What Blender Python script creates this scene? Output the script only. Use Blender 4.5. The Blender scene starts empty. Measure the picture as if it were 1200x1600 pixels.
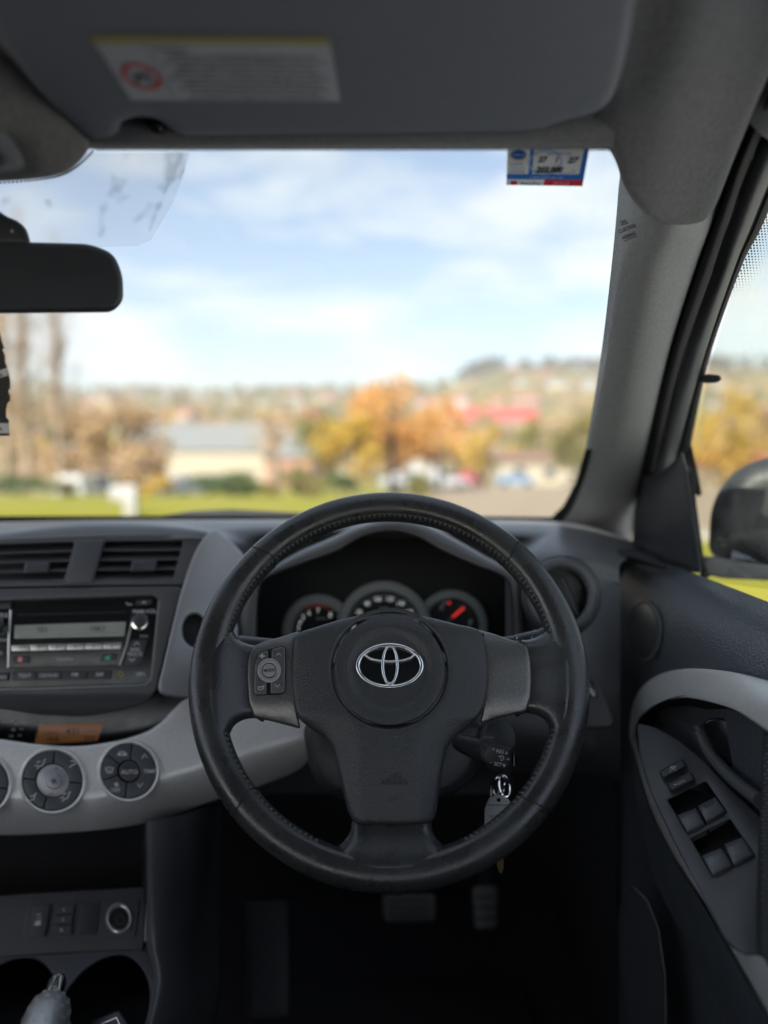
import bpy, bmesh, math, random
from mathutils import Vector as V, Matrix, noise
from mathutils.geometry import delaunay_2d_cdt

# ------------------------------------------------------------------ camera, sky, sun, exposure
SC = bpy.context.scene
COL = SC.collection
F = 1150.0                                   # focal length in pixels of the 1200 x 1600 photograph
PITCH = math.radians(-5.0)
CAM = V((0.0, 0.0, 1.42))
cam_data = bpy.data.cameras.new('camera')
cam = bpy.data.objects.new('camera', cam_data)
COL.objects.link(cam)
SC.camera = cam
cam.location = CAM
cam.rotation_euler = (math.radians(90) + PITCH, 0, 0)
cam_data.sensor_fit = 'VERTICAL'
cam_data.sensor_height = 36.0
cam_data.sensor_width = 27.0
cam_data.lens = F / 1600 * 36.0
cam_data.clip_start = 0.02
cam_data.clip_end = 6000
cam_data.dof.use_dof = True
cam_data.dof.focus_distance = 0.70
cam_data.dof.aperture_fstop = 1.75

SUN_DIR = V((-0.30, -0.72, 0.62)).normalized()       # towards the sun: behind the car, a little left
world = bpy.data.worlds.new('World')
SC.world = world
world.use_nodes = True
wn, wl = world.node_tree.nodes, world.node_tree.links
wn.clear()
w_out = wn.new('ShaderNodeOutputWorld')
w_bg = wn.new('ShaderNodeBackground')
w_sky = wn.new('ShaderNodeTexSky')
w_sky.sky_type = 'NISHITA'
w_sky.sun_disc = False
w_sky.sun_elevation = math.asin(SUN_DIR.z)
w_sky.sun_rotation = math.atan2(SUN_DIR.x, SUN_DIR.y)
w_sky.air_density = 1.0
w_sky.dust_density = 1.2
w_sky.ozone_density = 0.7
w_bg.inputs['Strength'].default_value = 0.082
w_tc = wn.new('ShaderNodeTexCoord')
w_map = wn.new('ShaderNodeMapping')
w_map.inputs['Scale'].default_value = (3.0, 3.0, 9.5)
w_map.inputs['Rotation'].default_value = (0.0, 0.12, 0.4)
w_n1 = wn.new('ShaderNodeTexNoise')
w_n1.inputs['Scale'].default_value = 1.5
w_n1.inputs['Detail'].default_value = 7
w_n1.inputs['Roughness'].default_value = 0.52
w_n1.inputs['Distortion'].default_value = 0.35
w_cr = wn.new('ShaderNodeValToRGB')
w_cr.color_ramp.elements[0].position = 0.44
w_cr.color_ramp.elements[0].color = (0.10, 0.10, 0.10, 1)
w_cr.color_ramp.elements[1].position = 0.67
w_cr.color_ramp.elements[1].color = (0.97, 0.97, 0.97, 1)
w_mix = wn.new('ShaderNodeMixRGB')
w_bw = wn.new('ShaderNodeRGBToBW')                    # clouds brighten towards the sun, as hazy cloud does
w_sq = wn.new('ShaderNodeMath'); w_sq.operation = 'POWER'; w_sq.inputs[1].default_value = 2.0
w_ad = wn.new('ShaderNodeMath'); w_ad.operation = 'MULTIPLY_ADD'; w_ad.inputs[1].default_value = 0.07; w_ad.inputs[2].default_value = 4.3
w_tn = wn.new('ShaderNodeMixRGB'); w_tn.blend_type = 'MULTIPLY'; w_tn.inputs['Fac'].default_value = 1.0
w_tn.inputs['Color2'].default_value = (1.0, 1.06, 1.10, 1)
wl.new(w_sky.outputs['Color'], w_bw.inputs['Color'])
wl.new(w_bw.outputs['Val'], w_sq.inputs[0]); wl.new(w_sq.outputs[0], w_ad.inputs[0]); wl.new(w_ad.outputs[0], w_tn.inputs['Color1'])
wl.new(w_tn.outputs['Color'], w_mix.inputs['Color2'])
wl.new(w_tc.outputs['Generated'], w_map.inputs['Vector'])
wl.new(w_map.outputs['Vector'], w_n1.inputs['Vector'])
wl.new(w_n1.outputs['Fac'], w_cr.inputs['Fac'])
wl.new(w_cr.outputs['Color'], w_mix.inputs['Fac'])
wl.new(w_sky.outputs['Color'], w_mix.inputs['Color1'])
wl.new(w_mix.outputs['Color'], w_bg.inputs['Color'])
wl.new(w_bg.outputs['Background'], w_out.inputs['Surface'])

sun_data = bpy.data.lights.new('sun', 'SUN')
sun_data.energy = 4.3
sun_data.angle = math.radians(0.6)
sun_data.color = (1.0, 0.955, 0.89)
sun = bpy.data.objects.new('sun', sun_data)
COL.objects.link(sun)
sun.location = (0, 0, 40)
sun.rotation_euler = SUN_DIR.to_track_quat('Z', 'Y').to_euler()

SC.view_settings.view_transform = 'Standard'
SC.view_settings.look = 'None'
SC.view_settings.exposure = 1.32
SC.view_settings.gamma = 1.0
SC.view_settings.use_curve_mapping = False
SC.render.engine = 'CYCLES'
SC.cycles.use_denoising = True
SC.cycles.max_bounces = 10
SC.cycles.diffuse_bounces = 6
SC.cycles.transparent_max_bounces = 16
SC.cycles.sample_clamp_indirect = 6

random.seed(7)

# ------------------------------------------------------------------ geometry helpers
CP, SP = math.cos(PITCH), math.sin(-PITCH)

def ray(px, py):
    """direction from the eye through a photograph pixel, scaled to y = 1"""
    u, v = (px - 600) / F, (800 - py) / F
    yy = CP + v * SP
    return V((u / yy, 1.0, (-SP + v * CP) / yy))

def P(px, py, d):
    return CAM + ray(px, py) * d

class Pl:
    """a plane in the car given by three points (pixel, pixel, distance ahead)"""
    def __init__(s, a, b=None, c=None, n=None):
        s.p = P(*a)
        if n is None:
            n = (P(*b) - s.p).cross(P(*c) - s.p)
        s.n = V(n).normalized()
        if s.n.dot(CAM - s.p) < 0:
            s.n = -s.n
    def pt(s, px, py, h=0.0):
        r = ray(px, py)
        return CAM + r * (((s.p + s.n * h) - CAM).dot(s.n) / r.dot(s.n))

class Fn:
    """a curved surface given by its distance ahead"""
    def __init__(s, f): s.f = f
    def pt(s, px, py, h=0.0):
        r = ray(px, py)
        return CAM + r * (s.f(px, py) - h)

class Quad:
    """a flat card with its own w x h coordinates (y down)"""
    def __init__(s, tl, tr, br, bl, w, h):
        s.c = (tl, tr, br, bl); s.w, s.h = w, h
        s.n = (tr - tl).cross(bl - tl).normalized()
        if s.n.dot(CAM - tl) < 0: s.n = -s.n
    def pt(s, x, y, h=0.0):
        a, b = x / s.w, y / s.h
        return (s.c[0].lerp(s.c[1], a)).lerp(s.c[3].lerp(s.c[2], a), b) + s.n * h

OFF = {}

def props(o, label=None, cat=None, group=None, kind=None):
    if label: o['label'] = label
    if cat: o['category'] = cat
    if group: o['group'] = group
    if kind: o['kind'] = kind
    return o

def thing(name, label, cat, base, group=None):
    o = bpy.data.objects.new(name, None)
    o.empty_display_size = 0.02
    COL.objects.link(o)
    o.location = base
    OFF[o.name] = V(base)
    return props(o, label, cat, group)

def mk(name, verts, faces, mat, parent=None, smooth=True, ang=38, label=None, cat=None, group=None, kind=None, origin=None):
    me = bpy.data.meshes.new(name)
    verts = [V(v) for v in verts]
    if parent is not None:
        off = OFF[parent.name]
    elif origin is not None:
        off = V(origin)
    else:
        xs = [v.x for v in verts]; ys = [v.y for v in verts]; zs = [v.z for v in verts]
        off = V(((min(xs) + max(xs)) / 2, (min(ys) + max(ys)) / 2, min(zs)))
    me.from_pydata([v - off for v in verts], [], faces)
    me.validate()
    bm = bmesh.new(); bm.from_mesh(me)
    bmesh.ops.recalc_face_normals(bm, faces=bm.faces)
    bm.to_mesh(me); bm.free()
    if smooth:
        me.polygons.foreach_set('use_smooth', [True] * len(me.polygons))
        me.set_sharp_from_angle(angle=math.radians(ang))
    me.materials.append(mat)
    o = bpy.data.objects.new(name, me)
    COL.objects.link(o)
    if parent is not None:
        o.parent = parent
    else:
        o.location = off
    OFF[o.name] = off
    return props(o, label, cat, group, kind)

class MB:
    """collects shapes that belong to one part"""
    def __init__(s): s.v, s.f = [], []
    def add(s, vf):
        n = len(s.v)
        s.v += list(vf[0]); s.f += [tuple(i + n for i in f) for f in vf[1]]
        return s
    def mk(s, name, mat, parent=None, **k):
        return mk(name, s.v, s.f, mat, parent, **k)

def cr(pts, n, closed=False):
    """Catmull-Rom through tuples or vectors, n samples"""
    pts = [V(p) for p in pts]
    m = len(pts)
    segs = m if closed else m - 1
    out = []
    for k in range(n):
        t = k / n * segs if closed else k / (n - 1) * segs
        i = min(int(t), segs - 1); t -= i
        g = lambda j: pts[j % m] if closed else pts[max(0, min(m - 1, j))]
        a, b, c, d = g(i - 1), g(i), g(i + 1), g(i + 2)
        if not closed:
            if i == 0: a = b * 2 - c
            if i == m - 2: d = c * 2 - b
        out.append(0.5 * ((2 * b) + (c - a) * t + (2 * a - 5 * b + 4 * c - d) * t * t + (3 * b - a - 3 * c + d) * t ** 3))
    return out

def sm(pts, n=None):
    return [(p.x, p.y) for p in cr([V((x, y, 0)) for x, y in pts], n or len(pts) * 5, True)]

def rr(pts, r, k=4):
    """polygon with rounded corners (r in the polygon's own units)"""
    out = []
    m = len(pts)
    for i in range(m):
        b = V(pts[i]); a = V(pts[i - 1]); c = V(pts[(i + 1) % m])
        da, dc = a - b, c - b
        rad = min(r, da.length * 0.45, dc.length * 0.45)
        p0, p1 = b + da.normalized() * rad, b + dc.normalized() * rad
        for j in range(k + 1):
            t = j / k
            q = p0 * (1 - t) ** 2 + b * 2 * t * (1 - t) + p1 * t * t
            out.append((q.x, q.y))
    return out

def ell(cx, cy, rx, ry=None, n=40, a0=0.0, a1=360.0, rot=0.0):
    ry = rx if ry is None else ry
    full = abs(a1 - a0) >= 360
    out = []
    for i in range(n):
        a = math.radians(a0 + (a1 - a0) * i / (n if full else n - 1))
        x, y = rx * math.cos(a), ry * math.sin(a)
        c, s = math.cos(rot), math.sin(rot)
        out.append((cx + x * c - y * s, cy + x * s + y * c))
    return out

def area(p):
    return 0.5 * sum(p[i - 1][0] * p[i][1] - p[i][0] * p[i - 1][1] for i in range(len(p)))

def inset(p, d):
    """shift a loop by d to its left-hand inside (positive area = counter clockwise)"""
    s = 1 if area(p) > 0 else -1
    m = len(p); out = []
    for i in range(m):
        a, b, c = V(p[i - 1]), V(p[i]), V(p[(i + 1) % m])
        e1, e2 = (b - a), (c - b)
        if e1.length < 1e-9 or e2.length < 1e-9:
            out.append(tuple(b)); continue
        e1.normalize(); e2.normalize()
        n1, n2 = V((-e1.y, e1.x)) * s, V((-e2.y, e2.x)) * s
        n = n1 + n2
        if n.length < 1e-6: n = n1
        n.normalize()
        k = d / max(0.45, n.dot(n1))
        q = b + n * k
        out.append((q.x, q.y))
    return out

def inpoly(x, y, p):
    r = False
    j = len(p) - 1
    for i in range(len(p)):
        if (p[i][1] > y) != (p[j][1] > y) and x < (p[j][0] - p[i][0]) * (y - p[i][1]) / (p[j][1] - p[i][1]) + p[i][0]:
            r = not r
        j = i
    return r

def slab(surf, loops, h=0.0, t=0.005, r=0.0012, seg=3, res=None, dome=None, unit=None):
    """plate with rounded front edges lying on a surface; loops[0] outline, the rest are openings. -> verts, faces"""
    if loops and not isinstance(loops[0][0], (tuple, list)):
        loops = [loops]
    cx = sum(p[0] for p in loops[0]) / len(loops[0]); cy = sum(p[1] for p in loops[0]) / len(loops[0])
    if unit is None:
        unit = (surf.pt(cx + 1, cy) - surf.pt(cx, cy)).length
    dm = dome or (lambda x, y: 0.0)
    verts, faces, rings = [], [], []
    def put(x, y, hh):
        verts.append(surf.pt(x, y, hh + dm(x, y))); return len(verts) - 1
    fronts = []
    for li, lp in enumerate(loops):
        prev = [put(x, y, h - t) for x, y in lp]
        m = len(lp)
        for k in range(seg + 1):
            a = k / seg * math.pi / 2
            ins = r * (1 - math.cos(a)) / unit
            hh = h - r * (1 - math.sin(a))
            q = inset(lp, ins if li == 0 else -ins) if ins > 0 else lp
            cur = [put(x, y, hh) for x, y in q]
            for i in range(m):
                j = (i + 1) % m
                faces.append((prev[i], prev[j], cur[j], cur[i]))
            prev = cur
        fronts.append((q, prev))
    pts, idx, edges = [], [], []
    for q, ids in fronts:
        b = len(pts)
        pts += [V(p) for p in q]; idx += ids
        edges += [(b + i, b + (i + 1) % len(q)) for i in range(len(q))]
    if res:
        q0 = fronts[0][0]
        x0, x1 = min(p[0] for p in q0), max(p[0] for p in q0)
        y0, y1 = min(p[1] for p in q0), max(p[1] for p in q0)
        ny, nx = int((y1 - y0) / res) + 1, int((x1 - x0) / res) + 1
        inn = inset(q0, res * 0.35)
        outs = [inset(f[0], -res * 0.35) for f in fronts[1:]]
        for iy in range(1, ny + 1):
            for ix in range(nx + 1):
                x = x0 + (ix + (0.5 if iy % 2 else 0)) * res; y = y0 + iy * res
                if inpoly(x, y, inn) and not any(inpoly(x, y, o) for o in outs):
                    pts.append(V((x, y))); idx.append(put(x, y, h))
    vo, eo, fo, ov, _, _ = delaunay_2d_cdt(pts, edges, [], 0, 1e-7)
    back = [idx[o[0]] if o else None for o in ov]
    for i, b in enumerate(back):
        if b is None: back[i] = put(vo[i].x, vo[i].y, h)
    for f in fo:
        mx = sum(vo[i].x for i in f) / 3; my = sum(vo[i].y for i in f) / 3
        if inpoly(mx, my, fronts[0][0]) and not any(inpoly(mx, my, q) for q, _ in fronts[1:]):
            faces.append(tuple(back[i] for i in f))
    return verts, faces

def sheet(surf, loop, h=0.0004):
    """a flat print on a surface"""
    vs = [surf.pt(x, y, h) for x, y in loop]
    vo, eo, fo, ov, _, _ = delaunay_2d_cdt([V(p) for p in loop], [(i, (i + 1) % len(loop)) for i in range(len(loop))], [], 0, 1e-7)
    fs = []
    for f in fo:
        mx = sum(vo[i].x for i in f) / 3; my = sum(vo[i].y for i in f) / 3
        if inpoly(mx, my, loop) and all(ov[i] for i in f): fs.append(tuple(ov[i][0] for i in f))
    return vs, fs

def stroke(surf, pts, w, h=0.0005):
    """a flat printed line in surface coordinates"""
    vs, fs = [], []
    for a, b in zip(pts[:-1], pts[1:]):
        a, b = V(a), V(b)
        d = (b - a)
        if d.length < 1e-6: continue
        d.normalize(); n = V((-d.y, d.x)) * w / 2; d = d * w * 0.3
        k = len(vs)
        for q in (a - d + n, b + d + n, b + d - n, a - d - n):
            vs.append(surf.pt(q.x, q.y, h))
        fs.append((k, k + 1, k + 2, k + 3))
    return vs, fs

def band(surf, cx, cy, rx, ry, w, hgt, h=0.0, n=56, m=6, rot=0.0, a0=0.0, a1=360.0):
    """a raised half-round ring on a surface (w = half width in surface units)"""
    vs, fs = [], []
    full = abs(a1 - a0) >= 360
    for i in range(n):
        a = math.radians(a0 + (a1 - a0) * i / (n if full else n - 1))
        for j in range(m + 1):
            b = math.pi * j / m
            o = -w * math.cos(b)
            x, y = (rx + o) * math.cos(a), (ry + o) * math.sin(a)
            c, s = math.cos(rot), math.sin(rot)
            vs.append(surf.pt(cx + x * c - y * s, cy + x * s + y * c, h + hgt * math.sin(b)))
    for i in range(n if full else n - 1):
        for j in range(m):
            k = (i + 1) % n
            fs.append((i * (m + 1) + j, k * (m + 1) + j, k * (m + 1) + j + 1, i * (m + 1) + j + 1))
    return vs, fs

def frames(pts, closed=False):
    out = []
    m = len(pts)
    up = V((0, 0, 1))
    prev = None
    for i in range(m):
        if closed: t = pts[(i + 1) % m] - pts[i - 1]
        else: t = pts[min(i + 1, m - 1)] - pts[max(i - 1, 0)]
        t.normalize()
        if prev is None:
            n = up - t * up.dot(t)
            if n.length < 0.05: n = V((1, 0, 0)) - t * t.x
        else:
            n = prev - t * prev.dot(t)
        n.normalize(); prev = n
        out.append((t, n, t.cross(n)))
    return out

def tube(pts, rad, n=10, closed=False, flat=1.0, cap=True):
    pts = [V(p) for p in pts]
    m = len(pts)
    rs = rad if isinstance(rad, (list, tuple)) else [rad] * m
    vs, fs = [], []
    for (p, r, (t, a, b)) in zip(pts, rs, frames(pts, closed)):
        for k in range(n):
            w = 2 * math.pi * k / n
            vs.append(p + a * (r * math.cos(w)) + b * (r * flat * math.sin(w)))
    for i in range(m if closed else m - 1):
        j = (i + 1) % m
        for k in range(n):
            l = (k + 1) % n
            fs.append((i * n + k, i * n + l, j * n + l, j * n + k))
    if cap and not closed:
        fs.append(tuple(range(n - 1, -1, -1)))
        fs.append(tuple((m - 1) * n + k for k in range(n)))
    return vs, fs

def lathe(org, axis, prof, n=32, squash=1.0, xd=None):
    """prof = [(radius, height along axis)]"""
    axis = V(axis).normalized()
    x = V(xd) if xd else (V((1, 0, 0)) - axis * axis.x)
    x = (x - axis * x.dot(axis)).normalized()
    y = axis.cross(x)
    org = V(org)
    vs, fs = [], []
    for r, z in prof:
        for k in range(n):
            w = 2 * math.pi * k / n
            vs.append(org + axis * z + x * (r * math.cos(w)) + y * (r * squash * math.sin(w)))
    for i in range(len(prof) - 1):
        for k in range(n):
            l = (k + 1) % n
            fs.append((i * n + k, i * n + l, (i + 1) * n + l, (i + 1) * n + k))
    fs.append(tuple(range(n - 1, -1, -1)))
    fs.append(tuple((len(prof) - 1) * n + k for k in range(n)))
    return vs, fs

def loft(curves, nu=40, nv=24, smooth_v=True):
    """surface through curves of 3-D points"""
    rows = [cr(c, nu) for c in curves]
    if smooth_v:
        cols = [cr([r[i] for r in rows], nv) for i in range(nu)]
        rows = [[cols[i][j] for i in range(nu)] for j in range(nv)]
    vs = [p for r in rows for p in r]
    fs = []
    for j in range(len(rows) - 1):
        for i in range(nu - 1):
            a = j * nu + i
            fs.append((a, a + 1, a + nu + 1, a + nu))
    return vs, fs

def box(lo, hi):
    x0, y0, z0 = lo; x1, y1, z1 = hi
    vs = [V(p) for p in ((x0, y0, z0), (x1, y0, z0), (x1, y1, z0), (x0, y1, z0), (x0, y0, z1), (x1, y0, z1), (x1, y1, z1), (x0, y1, z1))]
    return vs, [(0, 3, 2, 1), (4, 5, 6, 7), (0, 1, 5, 4), (1, 2, 6, 5), (2, 3, 7, 6), (3, 0, 4, 7)]

def rbox(c, half, r=0.004, rot=None, seg=2):
    """rounded box about a centre -> verts, faces"""
    bm = bmesh.new()
    bmesh.ops.create_cube(bm, size=2.0)
    for v in bm.verts: v.co = V((v.co.x * half[0], v.co.y * half[1], v.co.z * half[2]))
    bmesh.ops.bevel(bm, geom=bm.edges[:], offset=min(r, min(half) * 0.9), segments=seg, profile=0.5, affect='EDGES')
    bm.verts.index_update()
    R = rot if rot is not None else Matrix.Identity(3)
    vs = [V(c) + R @ v.co for v in bm.verts]
    fs = [tuple(v.index for v in f.verts) for f in bm.faces]
    bm.free()
    return vs, fs

_tc = {}
def glyphs(s, bold=0.0):
    key = (s, bold)
    if key not in _tc:
        c = bpy.data.curves.new('lettering', 'FONT')
        c.body = s; c.size = 1.0; c.align_x = 'CENTER'; c.resolution_u = 2; c.offset = bold
        o = bpy.data.objects.new('lettering', c)
        me = bpy.data.meshes.new_from_object(o)
        _tc[key] = ([(v.co.x, v.co.y) for v in me.vertices], [tuple(p.vertices) for p in me.polygons])
        bpy.data.objects.remove(o); bpy.data.meshes.remove(me); bpy.data.curves.remove(c)
    return _tc[key]

def txt(s, surf, px, py, cap, h=0.0005, rot=0.0, wx=1.0, shear=0.0, bold=0.012, width=None):
    co, fs = glyphs(s, bold)
    k = cap / 0.70
    if width: wx = width / ((max(c[0] for c in co) - min(c[0] for c in co)) * k)
    c, n = math.cos(rot), math.sin(rot)
    vs = []
    for x, y in co:
        y -= 0.35
        x = (x + shear * y) * wx
        X, Y = x * k, -y * k
        vs.append(surf.pt(px + X * c - Y * n, py + X * n + Y * c, h))
    return vs, fs

def lettering(s, surf, px, py, cap, mat, parent, name='lettering', **k):
    v, f = txt(s, surf, px, py, cap, **k)
    return mk(name, v, f, mat, parent, smooth=False)

from mathutils.bvhtree import BVHTree
class Cast:
    """marks laid on the outside of a finished surface"""
    def __init__(s, v, f): s.t = BVHTree.FromPolygons([tuple(p) for p in v], f)
    def pt(s, px, py, h=0.0):
        r = ray(px, py); hit = s.t.ray_cast(CAM, r.normalized())[0]
        return (hit if hit is not None else P(px, py, 0.7)) - r.normalized() * h

# ------------------------------------------------------------------ materials
def new_mat(name):
    m = bpy.data.materials.new(name)
    m.use_nodes = True
    return m, m.node_tree.nodes, m.node_tree.links

def mat(name, col, rough=0.5, metal=0.0, spec=0.5, grain=0.0, scale=600.0, gdist=0.0006, var=0.0, vscale=20.0,
        col2=None, rvar=0.0, stretch=None, emit=0.0, kind='noise', coat=0.0, sheen=0.0):
    m, n, l = new_mat(name)
    b = n['Principled BSDF']
    b.inputs['Base Color'].default_value = (*col, 1)
    b.inputs['Roughness'].default_value = rough
    b.inputs['Metallic'].default_value = metal
    b.inputs['Specular IOR Level'].default_value = spec
    b.inputs['Coat Weight'].default_value = coat
    b.inputs['Sheen Weight'].default_value = sheen
    if emit:
        b.inputs['Emission Color'].default_value = (*col, 1)
        b.inputs['Emission Strength'].default_value = emit
    tc = n.new('ShaderNodeTexCoord')
    vec = tc.outputs['Object']
    if stretch:
        mp = n.new('ShaderNodeMapping'); mp.inputs['Scale'].default_value = stretch
        l.new(vec, mp.inputs['Vector']); svec = mp.outputs['Vector']
    else:
        svec = vec
    if grain:
        if kind == 'leather':
            t = n.new('ShaderNodeTexVoronoi'); t.feature = 'F1'; t.inputs['Scale'].default_value = scale
            o = t.outputs['Distance']
        else:
            t = n.new('ShaderNodeTexNoise'); t.inputs['Scale'].default_value = scale; t.inputs['Detail'].default_value = 3
            o = t.outputs['Fac']
        l.new(svec, t.inputs['Vector'])
        bp = n.new('ShaderNodeBump'); bp.inputs['Strength'].default_value = grain; bp.inputs['Distance'].default_value = gdist
        l.new(o, bp.inputs['Height']); l.new(bp.outputs['Normal'], b.inputs['Normal'])
    if var or rvar:
        t2 = n.new('ShaderNodeTexNoise'); t2.inputs['Scale'].default_value = vscale; t2.inputs['Detail'].default_value = 5
        t2.inputs['Roughness'].default_value = 0.6
        l.new(svec if stretch and not grain else vec, t2.inputs['Vector'])
        if var:
            c2 = col2 or tuple(c * (1 + var) for c in col)
            c1 = col if col2 else tuple(c * (1 - var) for c in col)
            mx = n.new('ShaderNodeMixRGB'); mx.inputs['Color1'].default_value = (*c1, 1); mx.inputs['Color2'].default_value = (*c2, 1)
            rm = n.new('ShaderNodeMapRange'); rm.inputs['From Min'].default_value = 0.35; rm.inputs['From Max'].default_value = 0.65
            l.new(t2.outputs['Fac'], rm.inputs['Value']); l.new(rm.outputs['Result'], mx.inputs['Fac'])
            l.new(mx.outputs['Color'], b.inputs['Base Color'])
        if rvar:
            r2 = n.new('ShaderNodeMapRange'); r2.inputs['From Min'].default_value = 0.3; r2.inputs['From Max'].default_value = 0.7
            r2.inputs['To Min'].default_value = max(0.02, rough - rvar); r2.inputs['To Max'].default_value = min(1, rough + rvar)
            l.new(t2.outputs['Fac'], r2.inputs['Value']); l.new(r2.outputs['Result'], b.inputs['Roughness'])
    return m

def glass_mat(name, tint=(0.93, 0.96, 0.95), refl=0.04, rough=0.0, dust=0.07):
    m, n, l = new_mat(name)
    n.clear()
    out = n.new('ShaderNodeOutputMaterial'); tr = n.new('ShaderNodeBsdfTransparent'); gl = n.new('ShaderNodeBsdfGlossy')
    lw = n.new('ShaderNodeLayerWeight'); lw.inputs['Blend'].default_value = 0.5
    pw = n.new('ShaderNodeMath'); pw.operation = 'POWER'; pw.inputs[1].default_value = 5.0
    ml = n.new('ShaderNodeMath'); ml.operation = 'MULTIPLY_ADD'; ml.inputs[1].default_value = 0.9; ml.inputs[2].default_value = refl
    l.new(lw.outputs['Facing'], pw.inputs[0])
    mx = n.new('ShaderNodeMixShader')
    tr.inputs['Color'].default_value = (*tint, 1); gl.inputs['Roughness'].default_value = rough
    l.new(pw.outputs[0], ml.inputs[0]); l.new(ml.outputs[0], mx.inputs['Fac'])
    # a film of dust and wiper smears on the glass
    tc = n.new('ShaderNodeTexCoord'); mp = n.new('ShaderNodeMapping'); mp.inputs['Scale'].default_value = (3, 9, 9); nz = n.new('ShaderNodeTexNoise')
    nz.inputs['Scale'].default_value = 2.0; nz.inputs['Detail'].default_value = 8; nz.inputs['Roughness'].default_value = 0.7
    rg = n.new('ShaderNodeMapRange'); rg.inputs['From Min'].default_value = 0.45; rg.inputs['From Max'].default_value = 0.8; rg.inputs['To Max'].default_value = dust
    tl = n.new('ShaderNodeBsdfTranslucent'); tl.inputs['Color'].default_value = (0.8, 0.79, 0.76, 1); dm = n.new('ShaderNodeMixShader')
    l.new(tc.outputs['Object'], mp.inputs['Vector']); l.new(mp.outputs[0], nz.inputs['Vector']); l.new(nz.outputs['Fac'], rg.inputs['Value']); l.new(rg.outputs[0], dm.inputs['Fac'])
    l.new(tr.outputs[0], dm.inputs[1]); l.new(tl.outputs[0], dm.inputs[2])
    l.new(dm.outputs[0], mx.inputs[1]); l.new(gl.outputs[0], mx.inputs[2]); l.new(mx.outputs[0], out.inputs['Surface'])
    return m

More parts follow.
